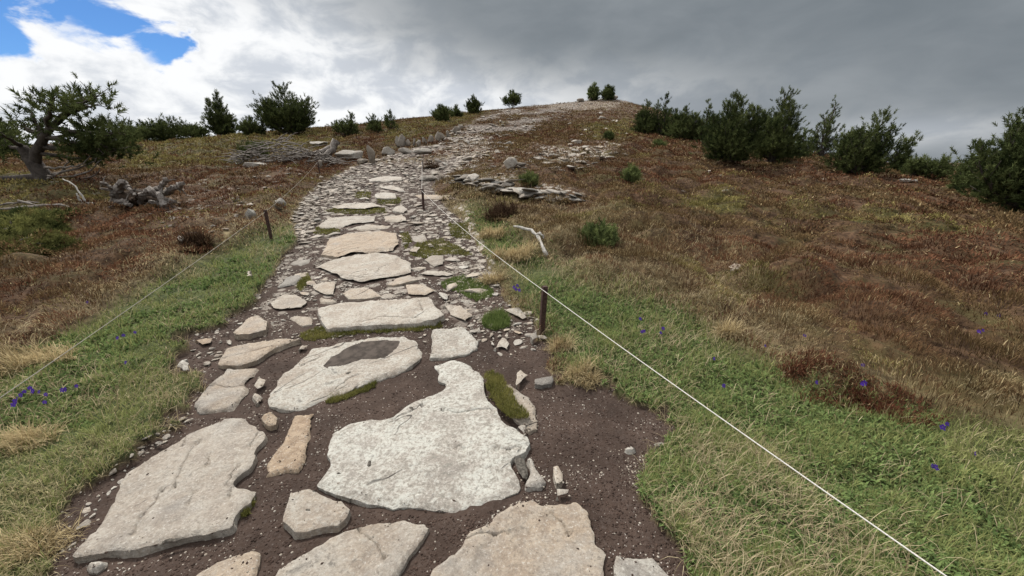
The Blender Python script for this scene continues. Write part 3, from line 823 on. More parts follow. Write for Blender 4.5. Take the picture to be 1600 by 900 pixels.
    ([(1134, 413), (1146, 409), (1164, 412), (1160, 420), (1142, 421)], .06, .10, .7, .3, 1.05, 'stone', 'flat cream stone showing through heather right of the pine seedling'),
    ([(378, 427), (390, 421), (397, 424), (390, 431)], .12, .14, .5, .3, 1.1, 'stone', 'cream stone in the green verge left of the blue grey slab'),
]


CRACKS = {
    0: [[(292, 675), (289, 687), (284, 697)], [(310, 688), (297, 705), (290, 720), (280, 740), (272, 760)], [(253, 765), (242, 782), (222, 802)], [(220, 806), (213, 818), (207, 834)],
        [(405, 672), (396, 683), (390, 694)], [(372, 728), (362, 742), (354, 757)], [(362, 760), (358, 775)], [(302, 770), (296, 785)], [(328, 712), (322, 727)]],
    6: [[(690, 640), (715, 645), (740, 641), (770, 638)], [(710, 698), (720, 696), (726, 700)], [(610, 655), (640, 643), (660, 632)], [(775, 700), (795, 703), (812, 697)]],
    10: [[(560, 830), (590, 850), (600, 870)]],
    11: [[(727, 839), (745, 833), (770, 833), (795, 828)], [(860, 800), (880, 812), (890, 830)]],
    18: [[(520, 610), (545, 590), (560, 585)], [(470, 570), (500, 556)]],
    19: [[(560, 505), (600, 495), (650, 497)], [(655, 470), (660, 485)]],
    29: [[(520, 428), (560, 433), (590, 425), (592, 418), (608, 412)], [(545, 436), (580, 432), (610, 427)]],
    30: [[(505, 395), (530, 385), (552, 379)], [(556, 391), (580, 389), (612, 388)], [(527, 396), (545, 388), (560, 386)]],
    36: [[(500, 345), (540, 344), (590, 341)]], 48: [[(330, 600), (360, 605), (392, 600)]], 47: [[(350, 560), (390, 550), (430, 540)]],
}


def build_slabs():
    for i, (poly, h, th, warm, lich, br, nm, lab) in enumerate(SLABS):
        h = h * (0.66 if i in (6, 0) else 0.52 if nm == 'paving_slab' else 0.75)
        fl = 0.011 if nm == 'paving_slab' else 0.006
        me, loc, dist, pl_ = slab_mesh(poly, h, th + 0.05, 100 + i * 7, drop=min(0.012, th * 0.12), cracks=CRACKS.get(i, ()), flake=fl)
        SLAB_PLANES[i] = (pl_, 100 + i * 7, fl * min(1.0, pl_[2] / 0.75))
        o = link(nm, me, M_ROCK, loc=loc)
        tag(o, lab, 'stone slab' if nm == 'paving_slab' else 'stone', 'flat slabs paving the path' if nm == 'paving_slab' else 'separate stones along the path')
        stone_props(o, warm, lich, br)
        o['cracked'] = 1.0 if pl_[2] > 0.55 else 0.0
        SLAB_OBJ[i] = o


SLAB_OBJ = {}
build_slabs()

def surface_patch(i, poly, name, mat, parent=None, lift=0.005, rag=0.02, step=0.02):
    """a thin layer following the relief of slab i"""
    (co, c0, size), seed, fl = SLAB_PLANES[i]
    A = np.asarray(poly, float)
    dx, dy, dz = raydir(A[:, 0], A[:, 1])
    t = (EYE - co[2]) / (co[0] * dx + co[1] * dy - dz)
    O = np.stack([dx * t, dy * t], -1) - c0
    for _ in range(4):
        O = np.stack([O, 0.5 * (O + np.roll(O, -1, 0))], 1).reshape(-1, 2)
        O = 0.5 * O + 0.25 * np.roll(O, 1, 0) + 0.25 * np.roll(O, -1, 0)
    O = O + rag * np.stack([fbm(O[:, 0] * .24 / rag, O[:, 1] * .24 / rag, 4, 1), fbm(O[:, 0] * .24 / rag, O[:, 1] * .24 / rag, 4, 2)], -1)
    lo, hi = O.min(0), O.max(0)
    I = np.stack(np.meshgrid(np.arange(lo[0], hi[0], step), np.arange(lo[1], hi[1], step)), -1).reshape(-1, 2)
    I = I[inside_dist(I[:, 0], I[:, 1], O) > step * .4]
    res = delaunay_2d_cdt([Vector(v) for v in O] + [Vector(v) for v in I], [], [list(range(len(O)))], 1, 1e-6)
    vv = np.array([(v.x, v.y) for v in res[0]])
    d = np.maximum(inside_dist(vv[:, 0], vv[:, 1], O), 0)
    z = co[0] * (vv[:, 0] + c0[0]) + co[1] * (vv[:, 1] + c0[1]) + co[2] + relief(vv[:, 0], vv[:, 1], seed, fl, size)
    z = z - 0.004 + (0.004 + lift) * sstep(0, min(.05, step * 2), d) + 0.3 * lift * fbm(vv[:, 0] * 30, vv[:, 1] * 30, 3, 8)
    zc = co[0] * c0[0] + co[1] * c0[1] + co[2]
    me = new_mesh(name, np.c_[vv, z - zc], np.array([f for f in res[2] if len(f) == 3]), True)
    if parent is not None: return link(name, me, mat, parent)
    return link(name, me, mat, loc=(c0[0], c0[1], zc))


def build_patches():
    o = surface_patch(18, [(497, 573), (510, 562), (530, 548), (545, 540), (560, 533), (590, 530), (627, 528), (630, 535), (617, 547), (597, 563), (575, 561), (560, 563), (545, 570), (533, 573), (510, 578)], 'puddle', M_MUD)
    tag(o, 'dark damp mud lying in the hollow of the large oval slab', 'puddle')
    for i, polys in {6: [[(571, 721), (576, 713), (583, 716), (580, 727), (572, 727)], [(519, 740), (528, 733), (538, 736), (532, 740)], [(703, 774), (712, 773), (718, 779), (712, 780)], [(636, 634), (646, 632), (649, 640), (639, 641)], [(801, 716), (812, 714), (822, 718), (827, 745), (818, 750), (808, 733)]],
                     5: [[(485, 764), (494, 765), (490, 772)], [(470, 795), (482, 790), (492, 797), (480, 800)], [(505, 785), (514, 783), (512, 789)]],
                     11: [[(823, 792), (832, 789), (836, 794), (828, 796)], [(750, 880), (757, 877), (758, 883)]],
                     18: [[(536, 582), (552, 578), (549, 584), (540, 586)]], 0: [[(240, 858), (262, 842), (300, 838), (262, 850)]]}.items():
        for p in polys:
            surface_patch(i, p, 'dark_patch', M_DARK_PATCH, SLAB_OBJ[i], 0.003, 0.006, 0.006)  # dark patches standing for lichen spots, small holes and moss, and a soil corner


build_patches()


def rock_hull(seed, flat=0.35, npts=16, rough=0.0, sub=0):
    """an angular broken stone, about unit size, sitting on z=0"""
    r = np.random.default_rng(seed)
    bm = bmesh.new()
    p = r.normal(size=(npts, 3)); p /= np.linalg.norm(p, axis=1, keepdims=True)
    p *= r.uniform(0.75, 1.0, (npts, 1))
    p *= np.array([0.5, 0.5 * r.uniform(0.55, 0.9), 0.5 * flat])
    for v in p: bm.verts.new(v)
    h = bmesh.ops.convex_hull(bm, input=bm.verts)
    bmesh.ops.delete(bm, geom=[v for v in bm.verts if not v.link_faces], context='VERTS')
    bmesh.ops.bevel(bm, geom=list(bm.edges), offset=0.025, segments=1, affect='EDGES', profile=0.5)
    if sub:
        bmesh.ops.triangulate(bm, faces=bm.faces)
        bmesh.ops.subdivide_edges(bm, edges=list(bm.edges), cuts=sub, use_grid_fill=True, smooth=0.0)
        for v in bm.verts:
            n = fbm(np.array([v.co.x * 5 + v.co.z * 3 + seed]), np.array([v.co.y * 5 - v.co.z * 4]), 4, seed)[0]
            v.co += v.co.normalized() * n * rough
    bmesh.ops.triangulate(bm, faces=bm.faces)
    zmin = min(v.co.z for v in bm.verts)
    for v in bm.verts: v.co.z -= zmin
    me = bpy.data.meshes.new('broken_stone')
    bm.to_mesh(me); bm.free()
    me.materials.append(M_ROCK)
    return me


FLATS = [rock_hull(300 + i, 0.28 + 0.05 * (i % 4), 18) for i in range(10)]
CHUNKS = [rock_hull(400 + i, 0.6 + 0.08 * (i % 3), 18) for i in range(6)]


def scatter_px(poly, n, rr):
    P = np.asarray(poly, float)
    lo, hi = P.min(0), P.max(0)
    out = np.zeros((0, 2))
    while len(out) < n:
        q = rr.uniform(lo, hi, (n * 3, 2))
        q = q[inside_dist(q[:, 0], q[:, 1], P) > 0]
        out = np.concatenate([out, q])
    return out[:n]


def sample_ground(n, a, rr, r0=0.9, r1=120.0, az=68.0):
    """random ground points, thinning out with distance as r**-a"""
    u = rr.random(n)
    k = 2 - a
    r = (r0 ** k + u * (r1 ** k - r0 ** k)) ** (1 / k)
    t = rr.uniform(-az, az, n)
    if az > 65:                    # thinner cover out to the sides, beyond the picture
        m = rr.random(n) < 0.14
        t[m] = np.sign(t[m]) * rr.uniform(66, 105, m.sum())
    t = np.radians(t)
    return np.sin(t) * r, np.cos(t) * r, r


SLAB_WORLD = []
for s_ in SLABS:
    SLAB_WORLD.append(s_[0])


def on_slab(x, y, z, grow=0.0):
    px, py = project(x, y, z + 0.05)
    m = np.zeros(x.shape, bool)
    for p in SLAB_WORLD:
        P = np.asarray(p, float)
        lo, hi = P.min(0) - 4, P.max(0) + 4
        k = (px > lo[0]) & (px < hi[0]) & (py > lo[1]) & (py < hi[1])
        if k.any():
            idx = np.where(k)[0]
            m[idx] |= inside_dist(px[idx], py[idx], P) > -grow
    return m


def stone_field():
    rr = np.random.default_rng(55)
    cand = []      # x, y, size, chunk, label, group

    def add(poly, n, smin, smax, lab, grp, power=2.2, chunk=0.08, px_size=None):
        q = scatter_px(poly, n, rr)
        P = at(q[:, 0], q[:, 1])
        keep = ~on_slab(P[:, 0], P[:, 1], P[:, 2], 5.0 if 'filler' in grp else 1.0)
        for p in P[keep]:
            s = smin + (smax - smin) * rr.random() ** power
            cand.append((p[0], p[1], p[2], s, rr.random() < chunk, lab, grp))
    g1 = 'rubble stones along the left edge of the path'
    add([(462, 372), (456, 340), (472, 312), (498, 290), (530, 272), (570, 262), (575, 300), (500, 330), (492, 372), (480, 390)], 1100, .05, .21, 'small pale rubble stone packed along the left edge of the path', g1, 2.0)
    add([(500, 290), (560, 255), (620, 240), (660, 245), (655, 285), (560, 300)], 520, .06, .30, 'small pale rubble stone on the path bend below the standing stones', 'rubble stones on the path bend', 2.2)
    add([(440, 470), (470, 400), (505, 310), (560, 268), (650, 264), (672, 300), (690, 350), (735, 410), (790, 470), (760, 505), (690, 470), (560, 470)], 420, .12, .40, 'flat pale filler stone set in the gravel between the larger path slabs', 'filler stones between the path slabs', 1.5, 0.0)
    g2 = 'rubble stones right of the path'
    add([(640, 335), (700, 330), (740, 385), (790, 450), (850, 505), (845, 545), (790, 560), (740, 520), (700, 450), (660, 400)], 330, .03, .15, 'small pale stone in the gravel between the slabs and the near right post', g2, 2.6)
    g3 = 'loose stones on the stony hilltop track'
    add([(655, 240), (700, 212), (760, 178), (868, 152), (930, 150), (890, 180), (820, 215), (750, 260), (690, 275), (660, 270)], 1150, .08, .6, 'loose pale stone on the stony track climbing to the hilltop', g3, 2.6)
    g4 = 'stones of the pale scree patch'
    add(SCREE[0], 360, .10, .60, 'pale broken stone in the scree patch on the hillside heather', g4, 2.2)
    add([(770, 240), (850, 225), (860, 262), (790, 300), (700, 285), (680, 270)], 80, .08, .40, 'pale stone in the heather around the hillside boulder', 'stones around the hillside boulder', 2.6)
    add([(860, 165), (1000, 158), (1010, 200), (960, 240), (860, 230)], 90, .12, .7, 'pale stone lying in the brown heather high on the hill', 'stones in the hilltop heather', 2.5)
    add([(990, 230), (1250, 265), (1450, 300), (1100, 330), (960, 300)], 16, .08, .30, 'pale stone showing through the brown heather on the right slope', 'stones in the right slope heather', 2.0)
    add([(180, 300), (360, 290), (440, 320), (380, 352), (300, 372), (215, 345)], 48, .08, .34, 'pale stone half buried in the brown heather left of the path', 'stones in the left heather', 2.2)
    add([(350, 262), (480, 250), (540, 258), (500, 285), (400, 300)], 40, .08, .36, 'pale stone in the heather below the grey brush pile', 'stones below the brush pile', 2.4)
    add([(180, 720), (240, 680), (300, 640), (300, 660), (200, 740), (130, 830), (105, 870), (100, 850)], 110, .02, .07, 'small brown grey stone on soil between the grass and the very large slab', 'small stones along the left grass edge', 2.0, .5)
    add([(300, 545), (350, 520), (350, 560), (320, 580), (300, 575)], 40, .02, .09, 'small stone on soil beside the flat orange stone', 'small stones by the orange stone', 2.0, .5)
    arr = np.array([[c[0], c[1], c[2], c[3]] for c in cand])
    # a few stones stay clear of each other: drop overlaps of the large ones
    order = np.argsort(-arr[:, 3])
    keep = []
    taken = np.zeros((0, 3))
    for i in order:
        if len(taken):
            d = np.hypot(taken[:, 0] - arr[i, 0], taken[:, 1] - arr[i, 1])
            if (d < 0.36 * (taken[:, 2] + arr[i, 3])).any(): continue
        keep.append(i)
        taken = np.concatenate([taken, [[arr[i, 0], arr[i, 1], arr[i, 3]]]])
    vis = arr[:, 3] / np.maximum(np.hypot(arr[:, 0], arr[:, 1]), 1.0)
    keep = sorted(keep, key=lambda i: -vis[i])
    ind = keep[:235]
    rest = keep[235:]
    for i in ind:
        x, y, z, s, ch, lab, grp = cand[i]
        me = CHUNKS[rr.integers(len(CHUNKS))] if ch else FLATS[rr.integers(len(FLATS))]
        o = link('stone', me, loc=(x, y, z - (0.17 if 'heather' in grp or 'brush' in grp else 0.10) * s))
        ft = 0.35 if 'filler' in grp else 1.0
        o.rotation_euler = (rr.normal() * 0.16 * ft, rr.normal() * 0.16 * ft, rr.uniform(0, 6.28))
        o.scale = (s, s * rr.uniform(0.7, 1.1), s * rr.uniform(0.45, 0.9) * (0.75 if ft < 1 else 1))
        tag(o, lab, 'stone', grp)
        stone_props(o, rr.uniform(0, .8), rr.uniform(0.1, .6), rr.uniform(0.8, 1.18))
    return [cand[i] for i in rest]


REST = stone_field()


def tri_arrays(me):
    n = len(me.vertices); v = np.zeros(n * 3, np.float32); me.vertices.foreach_get('co', v)
    f = np.zeros(len(me.polygons) * 3, np.int32); me.polygons.foreach_get('vertices', f)
    return v.reshape(-1, 3), f.reshape(-1, 3)


def many(name, protos, pos, scl, tilt, mat, rr, smooth=False):
    """one mesh holding countless small pieces"""
    Vs, Fs = [], []
    base = 0
    which = rr.integers(len(protos), size=len(pos))
    for k, (pv, pf) in enumerate(protos):
        idx = np.where(which == k)[0]
        if not len(idx): continue
        n = len(idx)
        a = rr.uniform(0, 6.283, n); c, s = np.cos(a), np.sin(a)
        sc = scl[idx]
        x = pv[None, :, 0] * sc[:, 0, None]; y = pv[None, :, 1] * sc[:, 1, None]; z = pv[None, :, 2] * sc[:, 2, None]
        tx = rr.normal(size=n) * tilt; ty = rr.normal(size=n) * tilt
        z = z + x * tx[:, None] + y * ty[:, None]
        X = x * c[:, None] - y * s[:, None]; Y = x * s[:, None] + y * c[:, None]
        V = np.stack([X, Y, z], -1) + pos[idx][:, None, :]
        Vs.append(V.reshape(-1, 3))
        Fs.append((pf[None] + (base + np.arange(n) * len(pv))[:, None, None]).reshape(-1, 3))
        base += n * len(pv)
    me = new_mesh(name, np.concatenate(Vs), np.concatenate(Fs), smooth)
    return link(name, me, mat)


PEB = []
for i in range(6):
    b_ = bmesh.new()
    bmesh.ops.create_icosphere(b_, subdivisions=1, radius=0.5)
    r_ = np.random.default_rng(i)
    for v in b_.verts:
        v.co *= r_.uniform(0.7, 1.1); v.co.z *= 0.6
    m_ = bpy.data.meshes.new('pebble'); b_.to_mesh(m_); b_.free()
    PEB.append(tri_arrays(m_)); bpy.data.meshes.remove(m_)


def build_gravel():
    rr = np.random.default_rng(91)
    pos = np.array([[c[0], c[1], c[2] - 0.06 * c[3]] for c in REST]); s = np.array([c[3] for c in REST])
    scl = np.stack([s, s * rr.uniform(.6, 1.1, len(s)), s * rr.uniform(.6, 1.1, len(s))], -1)
    pr = [tri_arrays(m) for m in FLATS[:6]]
    o = many('rubble', pr, pos, scl, 0.15, M_ROCK, rr)
    tag(o, 'small pale rubble strewn over the track, scree and heather', 'rubble', kind='stuff'); stone_props(o, .4, .4, 1.12)
    # crumbs and clods of earth
    x, y, r = sample_ground(170000, 2.02, rr, 0.9, 12.0, 62)
    z = Hz(x, y)
    keep = (lookup(Z_PATH, x, y) > 0.35) & ~on_slab(x, y, z, -1.0)
    x, y, z, r = x[keep], y[keep], z[keep], r[keep]
    s = (0.004 + 0.017 * rr.random(len(x)) ** 4) * np.clip(r / 3.0, 0.9, 2.5)
    scl = np.stack([s, s * rr.uniform(.6, 1.1, len(s)), s * rr.uniform(.5, .9, len(s))], -1)
    o = many('soil_crumbs', PEB, np.stack([x, y, z], -1), scl, 0.1, M_SOIL, rr, True)
    tag(o, 'dark brown crumbs of earth lying on the trodden soil', 'soil', kind='stuff')
    # middle sized gravel farther up the path
    x, y, r = sample_ground(95000, 1.6, rr, 3.0, 14.0, 40)
    z = Hz(x, y)
    px_, py_ = project(x, y, z)
    keep = (lookup(Z_PATH, x, y) > 0.5) & ~on_slab(x, y, z, 0.0) & (rr.random(len(x)) < sstep(560, 440, py_) * (0.35 + 0.65 * sstep(-.2, .3, fbm(x * 2, y * 2, 3, 68))))
    x, y, z, r = x[keep], y[keep], z[keep], r[keep]
    s = 0.012 + 0.055 * rr.random(len(x)) ** 4
    scl = np.stack([s, s * rr.uniform(.6, 1.1, len(s)), s * rr.uniform(.6, 1.0, len(s))], -1)
    o = many('gravel', pr, np.stack([x, y, z - .1 * s], -1), scl, 0.12, M_ROCK, rr)
    tag(o, 'coarse pale gravel packed between the slabs farther up the path', 'gravel', kind='stuff'); stone_props(o, .4, .5, 1.1)
    # earth and grit kicked onto the rims of the slabs
    gp = np.concatenate(GRIT)
    gp[:, :2] += rr.normal(size=(len(gp), 2)) * .006
    hv = rr.random(len(gp)) < .62
    for msk, nm_, mt_, lab_ in ((hv, 'soil_crumbs', M_SOIL, 'crumbs of earth trodden onto the rims of the slabs'), (~hv, 'gravel', M_ROCK, 'fine grit lying on the slabs near their rims')):
        q_ = gp[msk]
        s = 0.003 + 0.010 * rr.random(len(q_)) ** 3
        scl = np.stack([s * rr.uniform(1, 1.8, len(q_)), s, s * .6], -1)
        o = many(nm_, PEB, q_, scl, 0.1, mt_, rr, True)
        tag(o, lab_, 'soil' if nm_ == 'soil_crumbs' else 'gravel', kind='stuff')
        if mt_ is M_ROCK: stone_props(o, .5, .5, .9)
    # grit on the soil
    x, y, r = sample_ground(210000, 2.05, rr, 0.9, 14.0, 62)
    z = Hz(x, y)
    w = lookup(Z_PATH, x, y)
    clus = fbm(x * 1.7, y * 1.7, 3, 66)
    keep = (w > 0.6) & (rr.random(len(x)) < 0.06 + 0.85 * sstep(0.0, 0.55, clus + 0.5 * fbm(x * 6, y * 6, 2, 67))) & ~on_slab(x, y, z, 0.0)
    x, y, z, r = x[keep], y[keep], z[keep], r[keep]
    s = (0.0028 + 0.016 * rr.random(len(x)) ** 6) * np.clip(r / 3.0, 0.9, 3.0)
    scl = np.stack([s, s * rr.uniform(.6, 1.1, len(s)), s * rr.uniform(.6, 1.0, len(s))], -1)
    o = many('gravel', PEB, np.stack([x, y, z], -1), scl, 0.1, M_ROCK, rr, True)
    tag(o, 'fine pale gravel scattered over the dark soil of the path', 'gravel', kind='stuff'); stone_props(o, .45, .5, 1.2)


build_gravel()


def boulder(name, px, py, w, d, h, seed, label, cat='boulder', chunk=0.8, rot=0.0, tilt=(0, 0), props=(.3, .6, .95), sink=0.12, group=None, rough=0.05):
    me = rock_hull(seed, chunk, 22, rough, 2)
    me.polygons.foreach_set('use_smooth', np.ones(len(me.polygons), bool))
    me.set_sharp_from_angle(angle=R(28))
    co = np.array([v.co for v in me.vertices])
    ext = np.ptp(co, axis=0)
    p = at(px, py)[0]
    o = link(name, me, loc=(p[0], p[1], p[2] - sink * h))
    o.scale = (w / ext[0], d / ext[1], h / ext[2])
    o.rotation_euler = (tilt[0], tilt[1], rot)
    tag(o, label, cat, group); stone_props(o, *props)
    return o


def mpp(px, py):
    """metres per photograph pixel at the ground there"""
    p = at(px, py)[0]
    dep = p[1] * CP - (p[2] - EYE) * SP
    return dep / FPX


def B(name, px, py, wpx, hpx, seed, label, **k):
    s = mpp(px, py)
    k.setdefault('d', 0.7)
    d = k.pop('d')
    return boulder(name, px, py, wpx * s, wpx * s * d, hpx * s * 1.15, seed, label, **k)


B('boulder', 548, 250, 46, 15, 501, 'rounded lichen grey boulder left of the path bend', chunk=.6)
B('standing_stone', 581, 255, 13, 27, 502, 'pointed brown stone standing beside the rounded lichen boulder', cat='standing stone', chunk=1.6, d=.8, props=(.6, .2, .6))
B('boulder', 567, 256, 22, 9, 503, 'low dark stone between the rounded boulder and the pointed stone', chunk=.6, props=(.5, .3, .7))
B('boulder', 605, 243, 26, 16, 504, 'pale tilted block at the left end of the standing stone row', chunk=.9, tilt=(0.2, 0.3))
for i, (x, y, w, h) in enumerate([(623, 230, 8, 17), (630, 231, 12, 20), (638, 230, 9, 12), (646, 229, 8, 14), (655, 229, 10, 10), (664, 226, 8, 11), (673, 223, 9, 12), (683, 221, 10, 15), (692, 219, 9, 12), (700, 214, 8, 10), (713, 208, 12, 10), (719, 203, 8, 8)]):
    B('standing_stone', x, y, w, h, 510 + i, 'pale pointed stone set upright in the row along the track edge', cat='standing stone', chunk=1.5, d=.7, group='upright stones lining the track', props=(.4, .3, .68 + 0.06 * (i % 3)), tilt=(0.1 * ((i % 3) - 1), 0.12 * ((i % 4) - 1.5)))
for i, (x, y, w, h, lab) in enumerate([(634, 240, 30, 9, 'long pale kerb block below the standing stones, left of two'), (663, 240, 32, 8, 'long pale kerb block below the standing stones, right of two')]):
    B('kerb_stone', x, y, w, h, 530 + i, lab, cat='stone', chunk=.5, group='kerb blocks below the standing stones', d=.5)
B('boulder', 798, 262, 24, 17, 540, 'pale boulder on the hillside above the flat stone wall', chunk=.8, props=(.5, .5, 1.0))
B('boulder', 815, 264, 16, 10, 541, 'dark heather topped rock touching the pale hillside boulder', chunk=.8, props=(.3, .1, .45))
B('boulder', 669, 282, 30, 12, 542, 'grey rectangular block at the left end of the flat stone wall', chunk=.7, props=(.3, .3, .8), d=.6)
B('boulder', 690, 282, 11, 11, 543, 'narrow upright block beside the grey rectangular block', chunk=1., props=(.6, .3, .9))
B('boulder', 700, 285, 13, 11, 544, 'cream block right of the narrow upright block', chunk=.8, props=(.5, .5, 1.1))
B('boulder', 440, 330, 17, 20, 545, 'lichen grey stone standing in heather just behind the left post', chunk=1.1, props=(.2, .5, .75))
B('boulder', 393, 343, 18, 17, 546, 'lichen spotted stone in heather left of the left post', chunk=1.0, props=(.1, .9, .8))
B('boulder', 497, 262, 10, 13, 547, 'pale leaning slab on the heather right of the brush pile', chunk=1.2, tilt=(0, .5), props=(.4, .5, 1.05))
B('boulder', 515, 250, 10, 12, 548, 'small pale pointed rock between brush pile and rounded boulder', chunk=1.2, props=(.4, .5, 1.05))
B('boulder', 400, 263, 40, 9, 549, 'flat pale rock lying at the foot of the brush pile', chunk=.4, props=(.2, .6, .95))
B('boulder', 498, 228, 45, 7, 550, 'long flat pale rock behind the brush pile', chunk=.4, props=(.2, .7, 1.0))
B('boulder', 1419, 285, 28, 6, 551, 'white flat rock on the right skyline between two pines', chunk=.5, props=(.1, .8, 1.25))
B('boulder', 1257, 297, 9, 4, 552, 'small white rock in the right slope heather', chunk=.5, props=(.1, .8, 1.25))
B('boulder', 926, 154, 13, 8, 553, 'pale summit rock between the two summit bushes', chunk=.8, props=(.3, .4, .8))
B('boulder', 958, 154, 14, 6, 554, 'pale low summit rock right of the summit bushes', chunk=.7, props=(.3, .4, 1.))
B('boulder', 907, 154, 12, 6, 555, 'pale low summit rock left of the summit bushes', chunk=.7, props=(.3, .4, 1.))
B('boulder', 941, 188, 14, 6, 556, 'pale rock in heather below the summit', chunk=.6, props=(.3, .4, 1.05))
B('boulder', 581, 207, 6, 6, 557, 'small pale rock on the left grassy skyline', chunk=1., props=(.3, .4, 1.))


def flat_wall():
    """the low row of flat stones laid across the slope"""
    rr = np.random.default_rng(12)
    pts = [(712, 292), (735, 294), (760, 299), (785, 304), (810, 309), (835, 311), (860, 313), (885, 316), (908, 318)]
    W = at([p[0] for p in pts], [p[1] for p in pts])
    n = 0
    for k in range(len(W) - 1):
        layers = 3 if k < 4 else 2
        for L in range(layers):
            for q in range(2):
                f = (q + 0.25 + 0.3 * (L % 2) + rr.uniform(-.1, .1)) / 2
                p = W[k] * (1 - f) + W[k + 1] * f
                s = rr.uniform(.34, .62)
                o = link('wall_stone', FLATS[rr.integers(len(FLATS))])
                o.location = (p[0], p[1] + rr.uniform(-.05, .12) + 0.05 * L, Hz(p[0], p[1]) + 0.025 + 0.085 * L)
                o.scale = (s, s * rr.uniform(.8, 1.1), s * rr.uniform(.42, .66))
                o.rotation_euler = (rr.normal() * .17, rr.normal() * .17 + 0.10, rr.uniform(0, 6.28))
                tag(o, 'flat grey stone piled in the low dry stone row across the slope', 'stone', 'flat stones of the low dry stone row')
                stone_props(o, rr.uniform(0, .6), rr.uniform(.2, .7), rr.choice([.42, .58, .75, .95]))
                n += 1


flat_wall()

# ------------------------------------------------------------------ grass, heather, moss
def blades(P, length, width, lean, az, col, seg=2, droop=1.6):
    n = len(P)
    dx, dy = np.cos(az), np.sin(az)
    sx, sy = -dy, dx
    ln = np.clip(lean, -1.4, 1.5)
    ts = np.linspace(0, 1, seg + 1)
    rows = []
    X = np.zeros(n); Z = np.zeros(n)
    prev = 0
    for k, t in enumerate(ts):
        if k:
            ang = ln * (0.45 + 1.1 * (t ** droop))
            X = X + np.sin(ang) * length * (t - prev); Z = Z + np.cos(ang) * length * (t - prev)
            prev = t
        cx = P[:, 0] + dx * X; cy = P[:, 1] + dy * X; cz = P[:, 2] + Z
        if k < seg:
            w = width * (1 - 0.55 * t) * 0.5
            rows.append(np.stack([cx - sx * w, cy - sy * w, cz], -1)); rows.append(np.stack([cx + sx * w, cy + sy * w, cz], -1))
        else:
            rows.append(np.stack([cx, cy, cz], -1))
    V = np.stack(rows, 1)
    m = V.shape[1]
    f = []
    for k in range(seg):
        a = 2 * k
        if k < seg - 1: f += [(a, a + 1, a + 2), (a + 1, a + 3, a + 2)]
        else: f += [(a, a + 1, a + 2)]
    F = (np.array(f)[None] + (np.arange(n) * m)[:, None, None]).reshape(-1, 3)
    return V.reshape(-1, 3), F, np.repeat(col, m, 0)


def merge(parts):
    Vs, Fs, Cs = [], [], []
    b = 0
    for V, F, C in parts:
        Vs.append(V); Fs.append(F + b); Cs.append(C); b += len(V)
    return np.concatenate(Vs), np.concatenate(Fs), np.concatenate(Cs)


def lerp(a, b, t):
    return np.asarray(a)[None] * (1 - t[:, None]) + np.asarray(b)[None] * t[:, None]


MOSS = [
    [(470, 522), (500, 512), (560, 514), (640, 510), (690, 503), (692, 511), (650, 518), (560, 523), (500, 533), (475, 532)],
    [(508, 630), (530, 611), (560, 603), (588, 592), (590, 600), (575, 612), (545, 624), (515, 631)],
    [(757, 597), (770, 588), (785, 600), (795, 620), (810, 645), (827, 662), (815, 666), (793, 664), (775, 640), (760, 622)],
    [(690, 442), (720, 430), (760, 440), (774, 462), (745, 472), (715, 457), (690, 450)],
    [(752, 512), (757, 496), (780, 488), (797, 500), (795, 512), (770, 518)],
    [(640, 400), (650, 380), (690, 373), (715, 385), (740, 400), (700, 398), (665, 405)],
    [(507, 330), (525, 325), (600, 325), (604, 333), (540, 335)], [(588, 318), (592, 309), (625, 308), (627, 318), (605, 322)],
    [(490, 366), (495, 355), (525, 354), (532, 362), (510, 367)], [(460, 450), (472, 430), (483, 428), (487, 440), (470, 455)],
    [(550, 306), (560, 300), (580, 300), (580, 310), (560, 310)], [(700, 350), (730, 345), (735, 375), (705, 370)],
    [(380, 790), (388, 780), (398, 785), (390, 805), (378, 808)], [(625, 366), (638, 362), (644, 378), (632, 392)],
]


